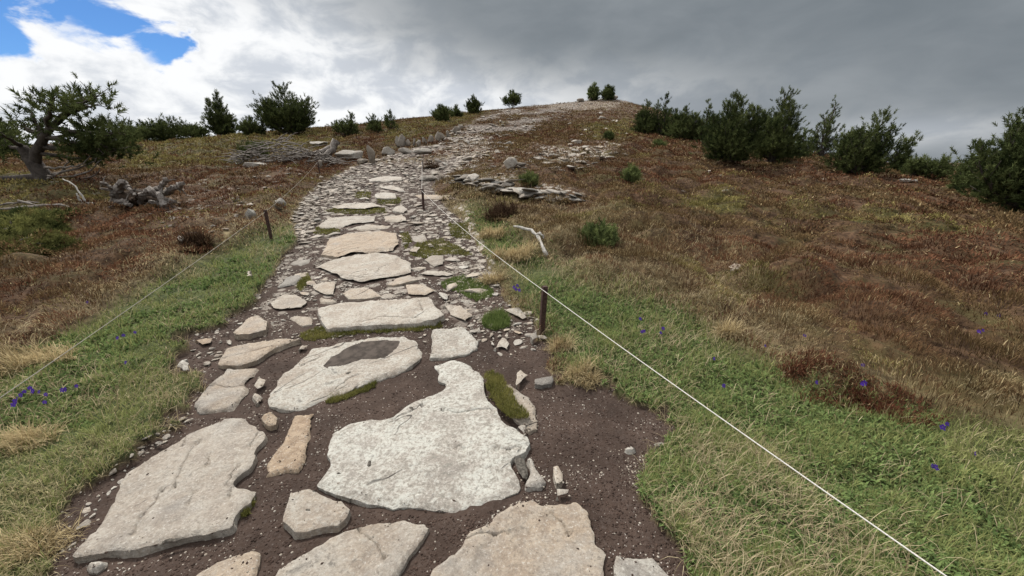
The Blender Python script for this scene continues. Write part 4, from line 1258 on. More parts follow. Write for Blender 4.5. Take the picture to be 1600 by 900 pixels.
def build_vegetation():
    rr = np.random.default_rng(2024)
    # ---- green sward
    x, y, r = sample_ground(560000, 2.15, rr, 0.9, 16.0, 66)
    z = Hz(x, y)
    g = lookup(Z_GREEN, x, y); pth = lookup(Z_PATH, x, y); st = lookup(Z_STRAW, x, y)
    n1 = fbm(x * 2.2, y * 2.2, 3, 41); n2 = fbm(x * 6.5, y * 6.5, 3, 42); n3 = fbm(x * 0.9, y * 0.9, 3, 43)
    keep = (rr.random(len(x)) < g * (0.72 + 0.28 * (n2 > -0.2))) & (pth < 0.35)
    x, y, z, r, n1, n2, n3 = (v[keep] for v in (x, y, z, r, n1, n2, n3))
    n = len(x)
    dry = np.clip(0.14 + 0.65 * n1 + 0.9 * n3 + rr.normal(size=n) * 0.22, 0, 1)
    green = lerp((0.108, 0.143, 0.046), (0.305, 0.318, 0.128), np.clip(0.5 + n2 * 0.6 + rr.normal(size=n) * .22, 0, 1))
    olive = lerp((0.17, 0.165, 0.07), (0.40, 0.345, 0.205), rr.random(n))
    m = dry > 0.66
    col = np.where(m[:, None], olive, green)
    L = rr.uniform(0.028, 0.07, n) * np.clip(1 + 0.75 * n2 + 0.5 * n1, .4, 1.8) * np.clip(r / 5.0, 1.0, 1.35) * np.where(m, 1.2, 1.0)
    W = rr.uniform(0.0026, 0.0048, n) * np.clip(r / 2.6, 0.85, 3.2)
    lean = np.where(m, rr.uniform(0.5, 1.5, n), np.abs(rr.normal(size=n)) * 0.55 + 0.1)
    az = rr.uniform(0, 6.283, n)
    parts = [blades(np.stack([x, y, z - 0.006], -1), L, W, lean, az, col, 2)]
    # broad small leaves low in the sward
    sub = rr.random(n) < 0.55 * (n3 + 0.5 * n1 < 0.15)
    k = int(sub.sum())
    lc = lerp((0.060, 0.098, 0.034), (0.185, 0.245, 0.088), rr.random(k))
    parts.append(blades(np.stack([x[sub], y[sub], z[sub] + 0.004], -1), rr.uniform(.02, .042, k) * np.clip(r[sub] / 3, 1, 2), rr.uniform(.009, .017, k) * np.clip(r[sub] / 4, 1, 2), rr.uniform(.5, 1.35, k), rr.uniform(0, 6.28, k), lc, 2))
    V, F, C = merge(parts)
    o = link('grass', new_mesh('grass', V, F, False, None, C), M_GRASS)
    tag(o, 'short green grass growing on both verges of the path', 'grass', kind='stuff')
    # ---- long dry stalks, straw fringe
    x, y, r = sample_ground(330000, 1.9, rr, 0.9, 20.0, 66)
    z = Hz(x, y); st = lookup(Z_STRAW, x, y); g = lookup(Z_GREEN, x, y); pth = lookup(Z_PATH, x, y)
    n1 = fbm(x * 1.6, y * 1.6, 3, 51); n2 = fbm(x * 0.8, y * 0.8, 3, 52)
    band = np.clip(st - 0.72 * g, 0, 1) * sstep(-0.3, 0.35, n1 + 0.4 * n2) + 0.07 * g + 0.30 * g * sstep(0.2, 0.6, n1) + 0.05 * (1 - st) * sstep(0.3, 0.7, n2)
    edge = sstep(0.02, 0.3, pth) * sstep(0.97, 0.5, pth) * 0.75
    keep = (rr.random(len(x)) < band * 0.8 + edge * 0.8) & (pth < 0.96)
    x, y, z, r, n1 = (v[keep] for v in (x, y, z, r, n1)); n = len(x)
    col = lerp((0.19, 0.15, 0.085), (0.50, 0.42, 0.27), np.clip(rr.random(n) ** 1.3 + 0.15 * n1, 0, 1))
    L = rr.uniform(0.05, 0.15, n) * np.clip(r / 6, 1.0, 1.3); W = rr.uniform(0.0016, 0.0034, n) * np.clip(r / 2.4, 1.0, 4.0)
    V, F, C = blades(np.stack([x, y, z], -1), L, W, rr.uniform(0.4, 1.5, n), rr.uniform(0, 6.28, n) * 0.6 + 4.2 + rr.normal(size=n) * 1.2, col, 3)
    o = link('dry_grass', new_mesh('dry_grass', V, F, False, None, C), M_GRASS)
    tag(o, 'pale dry grass stalks lying along the borders of the green verges', 'grass', kind='stuff')
    # ---- heather
    x, y, r = sample_ground(1900000, 1.62, rr, 1.2, 75.0, 66)
    z = Hz(x, y); g = lookup(Z_GREEN, x, y); pth = lookup(Z_PATH, x, y); ol = lookup(Z_OLIVE, x, y); st = lookup(Z_STRAW, x, y); sc = lookup(Z_SCREE, x, y)
    n1 = fbm(x * 1.5, y * 1.5, 3, 21); n2 = fbm(x * 0.45, y * 0.45, 4, 62); n3 = fbm(x * 5, y * 5, 3, 63)
    # every heather plant is a cushion of its own, with dark gaps in between
    cs = 0.55
    wx_ = x + 0.16 * fbm(x * 2.1, y * 2.1, 2, 71); wy_ = y + 0.16 * fbm(x * 2.1, y * 2.1, 2, 72)
    bd = np.full(x.shape, 9.0); bxo = np.zeros_like(x); byo = np.zeros_like(x); bh = np.zeros_like(x); bc = np.zeros_like(x)
    ci, cj = np.floor(wx_ / cs), np.floor(wy_ / cs)
    for di in (-1, 0, 1):
        for dj in (-1, 0, 1):
            a_, b_ = ci + di, cj + dj
            ox = (a_ + 0.15 + 0.7 * _hash(a_, b_, 81)) * cs - wx_; oy = (b_ + 0.15 + 0.7 * _hash(a_, b_, 82)) * cs - wy_
            sz_ = 0.26 + 0.26 * _hash(a_, b_, 83)
            dd = np.hypot(ox, oy) / sz_
            m_ = dd < bd
            bd = np.where(m_, dd, bd); bxo = np.where(m_, -ox, bxo); byo = np.where(m_, -oy, byo)
            bh = np.where(m_, _hash(a_, b_, 84), bh); bc = np.where(m_, _hash(a_, b_, 85), bc)
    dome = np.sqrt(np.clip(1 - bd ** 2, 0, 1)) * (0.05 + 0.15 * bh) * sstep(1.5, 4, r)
    bare = sstep(0.30, 0.5, fbm(x * 1.1, y * 1.1, 3, 64))
    keep = (rr.random(len(x)) < (1 - g) * (1 - 0.2 * st * sstep(-.2, .4, n1)) * (1 - 0.3 * bare) * (0.30 + 0.70 * (bd < 1.0)) * (1 - 0.85 * sc)) & (pth < 0.3)
    x, y, z, r, n1, n2, n3, ol, st, bd, bxo, byo, bh, bc, dome = (v[keep] for v in (x, y, z, r, n1, n2, n3, ol, st, bd, bxo, byo, bh, bc, dome)); n = len(x)
    z = z + dome * rr.uniform(0.55, 1.0, n)
    t = np.clip(0.32 + 0.45 * n3 + 0.45 * (bc - .5) + 0.45 * dome / 0.2 + rr.normal(size=n) * 0.28, 0, 1)  # gap shade put into the colour: sprigs lighten towards each cushion's crown
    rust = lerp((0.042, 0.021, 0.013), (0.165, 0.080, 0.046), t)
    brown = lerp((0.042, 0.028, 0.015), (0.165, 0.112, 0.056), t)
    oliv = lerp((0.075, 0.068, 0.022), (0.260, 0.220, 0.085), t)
    strw = lerp((0.18, 0.135, 0.07), (0.46, 0.37, 0.21), rr.random(n))
    a = sstep(-0.35, 0.35, n2 + 0.9 * (bh - 0.5) + rr.normal(size=n) * .1)
    col = rust * (1 - a)[:, None] + brown * a[:, None]
    po = np.clip(ol * (0.35 + 0.5 * sstep(-.3, .4, n3)) + 0.42 * sstep(0.0, 0.5, fbm(x * 0.9, y * 0.9, 3, 65)), 0, 1)
    m = rr.random(n) * 0.45 + bc * 0.55 < po * 0.9
    col[m] = oliv[m]
    m = rr.random(n) < 0.03 + 0.24 * st * sstep(16, 7, r) + 0.07 * sstep(.1, .5, n1)
    col[m] = strw[m]
    L = rr.uniform(0.03, 0.08, n) * (1 + 0.35 * n1); W = rr.uniform(0.004, 0.008, n) * (0.62 + 0.38 * sstep(4, 10, r))
    fs = np.clip(r / 4.0, 0.85, 6.0)
    W = W * fs; L = L * np.clip(r / 16, 0.9, 1.7)
    ln = np.clip(0.15 + 1.1 * bd + rr.normal(size=n) * .35, 0.05, 1.5)
    near = r < 6.5
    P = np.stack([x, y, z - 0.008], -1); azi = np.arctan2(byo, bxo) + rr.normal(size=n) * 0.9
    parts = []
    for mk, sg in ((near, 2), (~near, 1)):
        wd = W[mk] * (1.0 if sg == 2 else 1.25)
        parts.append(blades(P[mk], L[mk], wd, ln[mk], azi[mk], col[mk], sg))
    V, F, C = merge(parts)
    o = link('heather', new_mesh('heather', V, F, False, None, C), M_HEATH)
    tag(o, 'low brown and rusty heather covering the slopes', 'heather', kind='stuff')
    # ---- moss and short turf between the slabs
    parts = []
    for poly in MOSS:
        A = np.asarray(poly, float)
        area = 0.5 * abs(np.dot(A[:, 0], np.roll(A[:, 1], 1)) - np.dot(A[:, 1], np.roll(A[:, 0], 1)))
        k = int(min(4200, area * 2.2)) + 60
        c = A.mean(0)
        W4 = at(A[:, 0], A[:, 1])
        lo, hi = W4[:, :2].min(0), W4[:, :2].max(0)
        q = rr.uniform(lo, hi, (k * 4, 2))
        ww = inside_dist(q[:, 0], q[:, 1], W4[:, :2]) + 0.03 * fbm(q[:, 0] * 14, q[:, 1] * 14, 2, 5)
        q = q[ww > 0][:k]; k = len(q)
        if k == 0: continue
        bx, by = q[:, 0], q[:, 1]
        lift = 0.05 if poly is MOSS[2] else 0.0
        bz = Hz(bx, by) + lift
        d = np.hypot(bx, by).mean()
        col = lerp((0.09, 0.095, 0.026), (0.24, 0.22, 0.075), np.clip(0.4 + 0.5 * fbm(bx * 7, by * 7, 2, 9) + rr.normal(size=k) * .2, 0, 1))
        if poly in (MOSS[3], MOSS[4]): col = lerp((0.07, 0.11, 0.03), (0.18, 0.22, 0.075), rr.random(k))
        hgt = 0.07 if poly in (MOSS[4],) else 0.032
        parts.append(blades(np.stack([bx, by, bz], -1), rr.uniform(.5, 1.2, k) * hgt, rr.uniform(.003, .005, k) * max(1, d / 3), np.abs(rr.normal(size=k)) * .5 + .1, rr.uniform(0, 6.28, k), col, 2))
    V, F, C = merge(parts)
    o = link('moss', new_mesh('moss', V, F, False, None, C), M_GRASS)
    tag(o, 'olive moss and short turf filling the gaps between the slabs', 'moss', kind='stuff')


build_vegetation()


def tussock(px, py, wpx, hpx, label, cols, n=700, seed=0, name='grass_tussock', cat='grass tussock', group=None, lean=(.25, 1.3), width=.003, mat=None):
    rr = np.random.default_rng(seed)
    s = mpp(px, py); p = at(px, py)[0]
    rad = wpx * s * 0.36; h = hpx * s * 1.05
    a = rr.uniform(0, 6.28, n); q = rr.random(n) ** 0.75 * rad * (1 + 0.45 * fbm(np.cos(a) * 2 + seed, np.sin(a) * 2, 2, seed))
    x = np.cos(a) * q * 1.15; y = np.sin(a) * q * (0.75 if wpx > 70 else 1.0)
    hm = np.clip(0.75 + 0.9 * fbm(x * 9 + seed, y * 9, 3, seed), .25, 1.5)
    z = Hz(x + p[0], y + p[1]) - p[2]
    d = np.hypot(p[0], p[1])
    az = np.where(rr.random(n) < .45, a, 4.4) + rr.normal(size=n) * 0.8
    V, F, C = blades(np.stack([x, y, z - 0.01], -1), h * hm * rr.uniform(.5, 1.25, n), width * np.clip(d / 2.6, 1, 4) * rr.uniform(.7, 1.3, n), rr.uniform(lean[0], lean[1], n), az, lerp(cols[0], cols[1], rr.random(n)), 3)
    o = link(name, new_mesh(name, V, F, False, None, C), mat or M_GRASS, loc=p)
    tag(o, label, cat, group)


STRAW = ((0.26, 0.20, 0.105), (0.60, 0.49, 0.29))
RUSTY = ((0.060, 0.027, 0.018), (0.20, 0.088, 0.052))
DKH = ((0.035, 0.022, 0.015), (0.11, 0.07, 0.045))
gt = 'dry straw grass tussocks'
tussock(803, 404, 72, 26, 'large straw coloured grass tussock beside the rope left of the dead branch', STRAW, 1500, 1, group=gt)
tussock(768, 368, 50, 20, 'straw coloured grass tussock behind the larger one near the rope', STRAW, 900, 2, group=gt)
tussock(1136, 526, 42, 28, 'lone round straw tussock in the green verge below the heather', STRAW, 800, 3, group=gt)
tussock(872, 540, 44, 24, 'straw tussock at the foot of the near right post', STRAW, 700, 4, group=gt)
tussock(912, 590, 62, 34, 'straw tussock at the soil edge below the near right post', STRAW, 1100, 5, group=gt)
tussock(40, 690, 110, 26, 'straw tussock in the left verge at the left picture edge, below the flowers', STRAW, 900, 8, group=gt)
tussock(60, 850, 120, 34, 'straw tussock in the lower left corner beside the very large slab', STRAW, 900, 9, group=gt)
tussock(770, 440, 40, 18, 'small straw tussock at the path edge left of the near right post', STRAW, 500, 10, group=gt)
tussock(1560, 610, 60, 28, 'dry tussock among heather at the right picture edge', STRAW, 700, 6, group=gt)
tussock(60, 565, 120, 30, 'wide straw tussock under the left rope at the left picture edge', STRAW, 1300, 7, group=gt)
gh = 'separate heather clumps'
tussock(785, 337, 56, 24, 'dark brown heather bush below the flat stone wall', DKH, 1300, 11, 'heather_bush', 'heather', gh, (.1, 1.4), .004, M_HEATH)
tussock(1345, 618, 190, 17, 'long dark red heather clump in the right green verge', RUSTY, 3600, 12, 'heather_bush', 'heather', gh, (.1, 1.45), .004, M_HEATH)
tussock(1262, 572, 160, 15, 'red brown heather clump above the long dark red one', RUSTY, 2600, 13, 'heather_bush', 'heather', gh, (.1, 1.45), .004, M_HEATH)
tussock(1410, 645, 130, 15, 'dark red heather clump at the lower end of the long one', RUSTY, 1900, 14, 'heather_bush', 'heather', gh, (.1, 1.45), .004, M_HEATH)
tussock(312, 385, 46, 30, 'dark brown heather bush beside the white lichen stone', DKH, 1200, 15, 'heather_bush', 'heather', gh, (.1, 1.4), .004, M_HEATH)
tussock(672, 262, 34, 10, 'brown heather patch above the grey rectangular block', DKH, 500, 16, 'heather_bush', 'heather', gh, (.1, 1.4), .004, M_HEATH)

# ------------------------------------------------------------------ pines and shrubs
class Tubes:
    def __init__(self): self.V = []; self.F = []; self.n = 0
    def add(self, P, rad, sides=6, wob=0.0, seed=0):
        P = np.asarray(P, float); m = len(P)
        rad = np.asarray(rad, float) * np.ones(m)
        T = np.gradient(P, axis=0); T /= np.linalg.norm(T, axis=1, keepdims=True) + 1e-9
        ref = np.array([0, 0, 1.0]) if abs(T[:, 2].mean()) < 0.8 else np.array([1.0, 0, 0])
        U = np.cross(T, ref); U /= np.linalg.norm(U, axis=1, keepdims=True) + 1e-9
        W = np.cross(T, U)
        a = np.arange(sides) / sides * 2 * math.pi
        ring = U[:, None] * np.cos(a)[None, :, None] + W[:, None] * np.sin(a)[None, :, None]
        rr_ = rad[:, None] * np.ones((1, sides))
        if wob: rr_ = rr_ * (1 + wob * (np.random.default_rng(seed).random((m, sides)) - 0.5) * 2)
        V = P[:, None] + ring * rr_[..., None]
        i, j = np.meshgrid(np.arange(m - 1), np.arange(sides), indexing='ij')
        j2 = (j + 1) % sides
        F = np.stack([i * sides + j, i * sides + j2, (i + 1) * sides + j2, (i + 1) * sides + j], -1).reshape(-1, 4) + self.n
        self.V.append(V.reshape(-1, 3)); self.F.append(F); self.n += m * sides
        # end caps
        c0 = self.n; self.V.append(P[[0, -1]]); self.n += 2
        k = np.arange(sides); k2 = (k + 1) % sides
        b0 = c0 - m * sides
        self.F.append(np.stack([np.full(sides, c0), b0 + k2, b0 + k, np.full(sides, c0)], -1)[:, :3].repeat(1, 0))
        e0 = b0 + (m - 1) * sides
        self.F.append(np.stack([np.full(sides, c0 + 1), e0 + k, e0 + k2], -1))
    def mesh(self, name, smooth=True):
        q = [f for f in self.F if f.shape[1] == 4]; t = [f for f in self.F if f.shape[1] == 3]
        return new_mesh(name, np.concatenate(self.V), [np.concatenate(q), np.concatenate(t)], smooth)


def curve(pts, n=10, jitter=0.0, rr=None):
    """smooth line through points"""
    pts = np.asarray(pts, float)
    t = np.linspace(0, 1, len(pts)); u = np.linspace(0, 1, n)
    P = np.stack([np.interp(u, t, pts[:, k]) for k in range(3)], -1)
    for _ in range(2):
        P[1:-1] = 0.5 * P[1:-1] + 0.25 * P[:-2] + 0.25 * P[2:]
    if jitter and rr is not None: P[1:-1] += rr.normal(size=P[1:-1].shape) * jitter
    return P


def shoot_proto(seed, needles=16):
    """one needle brush along +Z, unit length"""
    r = np.random.default_rng(seed)
    V = []; F = []
    for k in range(needles):
        t = (k + 0.5) / needles
        a = k * 2.4 + r.uniform(-.3, .3); sp = r.uniform(.65, 1.35) * (1.0 - 0.40 * t)
        d = np.array([math.cos(a) * math.sin(sp), math.sin(a) * math.sin(sp), math.cos(sp)])
        b = np.array([0, 0, t * 0.75])
        side = np.cross(d, r.normal(size=3)); side /= np.linalg.norm(side) + 1e-9
        L = r.uniform(.38, .6); w = 0.06
        i = len(V)
        V += [b - side * w, b + side * w, b + d * L]
        F.append((i, i + 1, i + 2))
    return np.array(V), np.array(F)


SHOOTS = [shoot_proto(k) for k in range(5)]


def foliage(P, D, size, cols, rr):
    D = D / (np.linalg.norm(D, axis=1, keepdims=True) + 1e-9)
    ref = rr.normal(size=D.shape)
    U = np.cross(D, ref); U /= np.linalg.norm(U, axis=1, keepdims=True) + 1e-9
    W = np.cross(D, U)
    which = rr.integers(len(SHOOTS), size=len(P))
    parts = []
    for k, (pv, pf) in enumerate(SHOOTS):
        ix = np.where(which == k)[0]
        if not len(ix): continue
        s = size[ix][:, None, None]
        V = P[ix][:, None] + s * (U[ix][:, None] * pv[None, :, 0:1] + W[ix][:, None] * pv[None, :, 1:2] + D[ix][:, None] * pv[None, :, 2:3])
        F = (pf[None] + (np.arange(len(ix)) * len(pv))[:, None, None]).reshape(-1, 3)
        parts.append((V.reshape(-1, 3), F, np.repeat(cols[ix], len(pv), 0)))
    return merge(parts)


NEEDLE_A, NEEDLE_B = (0.028, 0.040, 0.016), (0.140, 0.165, 0.062)


def pine(px, py, top, wpx, label, seed, leaders=3, dens=1.0, lean=0.0, name='mountain_pine', cat='pine tree', group=None, low=0.05, spread=0.8, point=1.0, tone=1.0, shoot=1.0, bare=0.0):
    rr = np.random.default_rng(seed)
    p = at(px, py)[0]; s = mpp(px, py)
    q_ = (450 - top) / FPX; dz_ = p[2] - EYE
    H = (q_ * (p[1] * CP - dz_ * SP) - (dz_ * CP + p[1] * SP)) / (CP + q_ * SP) * 0.97; Rw = wpx * s * 0.5
    root = empty(name, p, label, cat, group)
    tb = Tubes()
    FP, FD = [], []
    step = max(0.11, 0.0052 * np.hypot(p[0], p[1]))
    lead = []
    for k in range(leaders):
        a = 2.4 * k + rr.uniform(0, 1)
        q = 0 if k == 0 else rr.uniform(0.35, 0.95) * Rw * spread
        ox, oy = math.cos(a) * q, math.sin(a) * q * 0.8
        hh = H * (1.0 if k == 0 else rr.uniform(0.55, 0.92) * (1 - 0.25 * q / max(Rw, .01)))
        lead.append((ox, oy, hh))
    for k, (ox, oy, hh) in enumerate(lead):
        lx = lean * hh
        st = curve([(0, 0, -0.05), (ox * .45 + lx * .15, oy * .45, hh * .22), (ox * .85 + lx * .5, oy * .85, hh * .55), (ox + lx, oy, hh)], 12, 0.012 * hh, rr)
        r0 = 0.022 * hh + 0.012
        tb.add(st, np.linspace(r0, r0 * 0.18, 12), 6)
        nb = int((10 + 9 * hh) * (0.7 if leaders > 4 else 1.0))
        Rl = Rw * (1.0 if leaders == 1 else 0.62)
        for b in range(nb):
            t = low + (0.985 - low) * (b + rr.random()) / nb
            o = np.array([np.interp(t, np.linspace(0, 1, 12), st[:, c]) for c in range(3)])
            prof = (1 - t) ** (0.75 * point) * (0.55 + 0.45 * min(1, t / 0.18)) + 0.12
            Lb = Rl * prof * rr.uniform(.65, 1.15)
            a = b * 2.4 + rr.uniform(-.5, .5)
            el = 0.15 + 0.75 * t + rr.uniform(-.15, .2)
            dr = np.array([math.cos(a) * math.cos(el), math.sin(a) * math.cos(el), math.sin(el)])
            tip = o + dr * Lb + np.array([0, 0, 0.22 * Lb])
            mid = o + dr * Lb * 0.5 - np.array([0, 0, 0.06 * Lb])
            br = curve([o, mid, tip], 6)
            tb.add(br, np.linspace(0.010 * hh * (1 - t) + 0.007, 0.004, 6), 4)
            if rr.random() < bare: continue
            m = max(2, int(Lb / step * 3.4 * dens))
            u = rr.uniform(0.28, 1.0, m)
            bp = np.stack([np.interp(u, np.linspace(0, 1, 6), br[:, c]) for c in range(3)], -1)
            off = rr.normal(size=(m, 3)) * (0.15 * Lb + 0.035) * np.array([1, 1, .7])
            FP.append(bp + off); FD.append(dr[None] * 0.7 + off * 2.5 + np.array([0, 0, 0.75]) + rr.normal(size=(m, 3)) * .35)
        # leader tip
        tt_ = np.repeat(st[-4:], 3, 0); FP.append(tt_ + rr.normal(size=(12, 3)) * .035 * hh); FD.append(np.tile([lean, 0, 1.0], (12, 1)) + rr.normal(size=(12, 3)) * .45)
    FP = np.concatenate(FP); FD = np.concatenate(FD)
    n = len(FP)
    FP[:, 2] = np.maximum(FP[:, 2], 0.03)
    sz = step * 1.3 * shoot * rr.uniform(.75, 1.3, n)
    clump = fbm(FP[:, 0] * 2.2 + seed, FP[:, 1] * 2.2 + FP[:, 2] * 1.7, 2, seed)
    col = lerp(NEEDLE_A, NEEDLE_B, np.clip(0.42 + 0.5 * clump + rr.normal(size=n) * .2, 0, 1)) * tone
    V, F, C = foliage(FP, FD, sz, col, rr)
    link('crown', new_mesh('crown', V, F, False, None, C), M_NEEDLE, root)
    link('trunk', tb.mesh('trunk'), M_BARK, root)
    return root


gl = 'pines on the left skyline'
pine(350, 214, 146, 66, 'conical twin topped pine on the left skyline', 1, 4, 1.2, group=gl, spread=.9)
pine(450, 211, 138, 102, 'broad dark many stemmed pine, largest on the left skyline', 2, 9, 1.5, group=gl, spread=1.0, point=.6, low=.15)
pine(394, 213, 186, 58, 'low bush pine between the conical and the broad pine', 3, 4, 1.2, group=gl)
pine(303, 217, 200, 60, 'low bush pine just left of the conical twin topped pine', 4, 4, 1.1, group=gl)
pine(258, 222, 199, 92, 'low rounded bush pine on the left skyline above the stump', 5, 6, 1.1, group=gl, point=.5)
pine(207, 224, 205, 64, 'low dark bush pine right of the leaning pine', 6, 4, 1.2, group=gl, point=.6)
pine(543, 212, 180, 62, 'wind bent bush pine on the skyline above the rounded boulder', 7, 5, 1.0, .35, group=gl)
pine(586, 208, 182, 36, 'small pine left of the thin pine on the skyline', 8, 3, 1.0, group=gl)
pine(612, 202, 175, 30, 'thin small pine on the skyline above the standing stones', 9, 2, .8, group=gl)
gm = 'pines on the central skyline'
pine(692, 189, 168, 40, 'dark pine on the central skyline, left half of a pair', 10, 4, 1.3, group=gm, point=.6)
pine(713, 184, 168, 30, 'dark pine on the central skyline, right half of a pair', 11, 3, 1.2, group=gm)
pine(740, 178, 153, 30, 'rounded pine on the skyline right of the dark pair', 12, 4, 1.3, group=gm, point=.6)
pine(801, 166, 145, 34, 'sparse see through pine on the skyline where the track meets it', 13, 4, .7, group=gm, point=.5, low=.3)
pine(927, 155, 134, 22, 'greyish bush on the summit, left of two', 14, 4, 1.3, name='summit_bush', cat='bush', group='summit bushes', point=.6, tone=1.5)
pine(950, 156, 136, 26, 'dark green bush on the summit, right of two', 15, 5, 1.4, name='summit_bush', cat='bush', group='summit bushes', point=.6)
gr = 'pines on the right skyline'
pine(1008, 211, 158, 50, 'pine at the left end of the right hand thicket', 20, 5, 1.4, group=gr, point=.7)
pine(1036, 214, 147, 52, 'tallest pine of the thicket left of the near conical pine', 21, 5, 1.4, group=gr)
pine(1066, 218, 170, 60, 'bushy pine in the middle of the thicket', 22, 6, 1.4, group=gr, point=.6)
pine(1100, 222, 160, 52, 'pine half hidden behind the near conical pine', 23, 5, 1.3, group=gr)
pine(1138, 252, 145, 112, 'dense near conical pine with several tops', 24, 7, 2.2, group=gr, spread=.8, point=.8, low=.0)
pine(1205, 256, 142, 104, 'tall near pine with bare lower stems, right of the dense conical one', 25, 6, 1.9, .02, group=gr, spread=.78, point=.8, low=.12)
pine(1250, 248, 206, 44, 'small yellowish green pine in the gap right of the tall near pine', 26, 4, 1.1, group=gr, tone=1.5)
pine(1284, 250, 158, 74, 'thin see through pine with grey bare branches', 27, 5, .75, .03, group=gr, bare=.35, low=.2, spread=1.)
pine(1340, 272, 178, 100, 'wind swept dense pine leaning right on the right slope', 28, 8, 1.5, .22, group=gr, spread=.95, point=.6, low=.03)
pine(1402, 268, 226, 40, 'low pine on the lee side of the wind swept pine', 29, 4, 1.1, .2, group=gr)
pine(1430, 274, 252, 44, 'low bush beyond the white skyline rock', 30, 4, 1.1, name='bush_pine', cat='bush', group='low bushes on the right skyline', point=.5)
pine(1465, 280, 248, 46, 'low bush left of the far right pine', 31, 4, 1.1, .1, name='bush_pine', cat='bush', group='low bushes on the right skyline', point=.5)
pine(1508, 300, 232, 56, 'small pine leaning against the far right pine', 32, 4, 1.2, .1, group=gr)
pine(1586, 320, 128, 170, 'big dark pine cut by the right picture edge', 33, 9, 1.5, .05, group=gr, spread=1., point=.8, low=.02)
pine(1640, 335, 215, 110, 'pine beyond the right picture edge behind the big dark one', 34, 5, 1.2, group=gr)
pine(8, 246, 188, 90, 'dark bush pine behind the leaning pine at the left picture edge', 35, 6, 1.3, group=gl, point=.5)
pine(-70, 250, 190, 110, 'bush pine outside the left picture edge', 36, 6, 1.2, group=gl, point=.5)
gs = 'pine seedlings in the heather'
pine(936, 388, 358, 58, 'bright green bushy pine seedling in heather right of the dead branch', 40, 9, 2.2, name='pine_seedling', cat='shrub', group=gs, point=.4, tone=1.7, low=0., shoot=.62)
pine(985, 285, 264, 28, 'round green pine seedling in heather above the wall end', 41, 6, 2., name='pine_seedling', cat='shrub', group=gs, point=.4, tone=1.6, low=0., shoot=.75)
pine(828, 292, 278, 28, 'dark green seedling just behind the flat stone wall', 42, 5, 2., name='pine_seedling', cat='shrub', group=gs, point=.4, tone=1.2, low=0., shoot=.8)
pine(951, 219, 208, 18, 'small green shrub high on the hill left of the thicket', 43, 4, 2., name='pine_seedling', cat='shrub', group=gs, point=.4, tone=1.2, low=0., shoot=.8)
pine(1029, 233, 222, 24, 'low green shrub below the thicket', 44, 4, 2., name='pine_seedling', cat='shrub', group=gs, point=.4, tone=1.2, low=0., shoot=.8)
pine(404, 252, 226, 56, 'small dark pine sapling growing at the left of the brush pile', 45, 5, 1.2, name='pine_seedling', cat='shrub', group=gs, point=.4, low=0., shoot=.9)
def juniper(px, py, wpx, dm, label, tone, seed):
    """a flat spreading mat of juniper sprays"""
    rr = np.random.default_rng(seed)
    p = at(px, py)[0]; w = wpx * mpp(px, py) * .5
    root = empty('juniper_mat', p, label, 'juniper', 'juniper mats on the left')
    n = 3000
    a = rr.uniform(0, 6.28, n); q = np.sqrt(rr.random(n))
    rg = 1 + 0.8 * fbm(np.cos(a) * 1.6 + seed, np.sin(a) * 1.6, 4, seed + 4)
    x = np.cos(a) * q * w * 1.15 * rg; y = np.sin(a) * q * dm * 1.1 * rg
    hh = 0.03 + 0.13 * (1 - q ** 2) * (0.2 + 2.2 * np.abs(fbm(x * 2.4 + seed, y * 2.4, 2, seed)))
    z = Hz(x + p[0], y + p[1]) - p[2] + hh * rr.uniform(.35, 1, n)
    P = np.stack([x, y, z], -1)
    D = np.stack([np.cos(a), np.sin(a), rr.uniform(.2, .8, n)], -1) + rr.normal(size=(n, 3)) * .4
    cl = fbm(x * 3, y * 3, 2, seed + 1)
    col = lerp((0.035, 0.045, 0.016), (0.20, 0.20, 0.07), np.clip(.5 + .9 * cl + rr.normal(size=n) * .25, 0, 1)) * tone
    V, F, C = foliage(P, D, rr.uniform(.08, .14, n), col, rr)
    link('foliage', new_mesh('foliage', V, F, False, None, C), M_NEEDLE, root)
    t = Tubes()
    for k in range(14):
        b = rr.uniform(0, 6.28); r1 = rr.uniform(.5, .95)
        e = np.array([math.cos(b) * w * r1, math.sin(b) * dm * r1, 0])
        e[2] = float(Hz(e[0] + p[0], e[1] + p[1])) - p[2] + .08
        t.add(curve([(0, 0, 0), e * .5 + np.array([0, 0, .1]), e], 6), np.linspace(.02, .006, 6), 5)
    link('stem', t.mesh('stem'), M_BARK, root)


juniper(22, 362, 125, .8, 'yellow green juniper mat spreading at the left picture edge, upper of two', 1.25, 51)
juniper(5, 398, 120, .6, 'dark green juniper mat at the left picture edge, lower of two', .75, 52)


def on_plane(x, y, p0):
    """offset from p0, in the upright plane through p0, of the point seen at a pixel"""
    dx, dy, dz = raydir(x, y)
    t = p0[1] / dy
    return np.array([float(dx * t) - p0[0], 0.0, EYE + float(dz * t) - p0[2]])


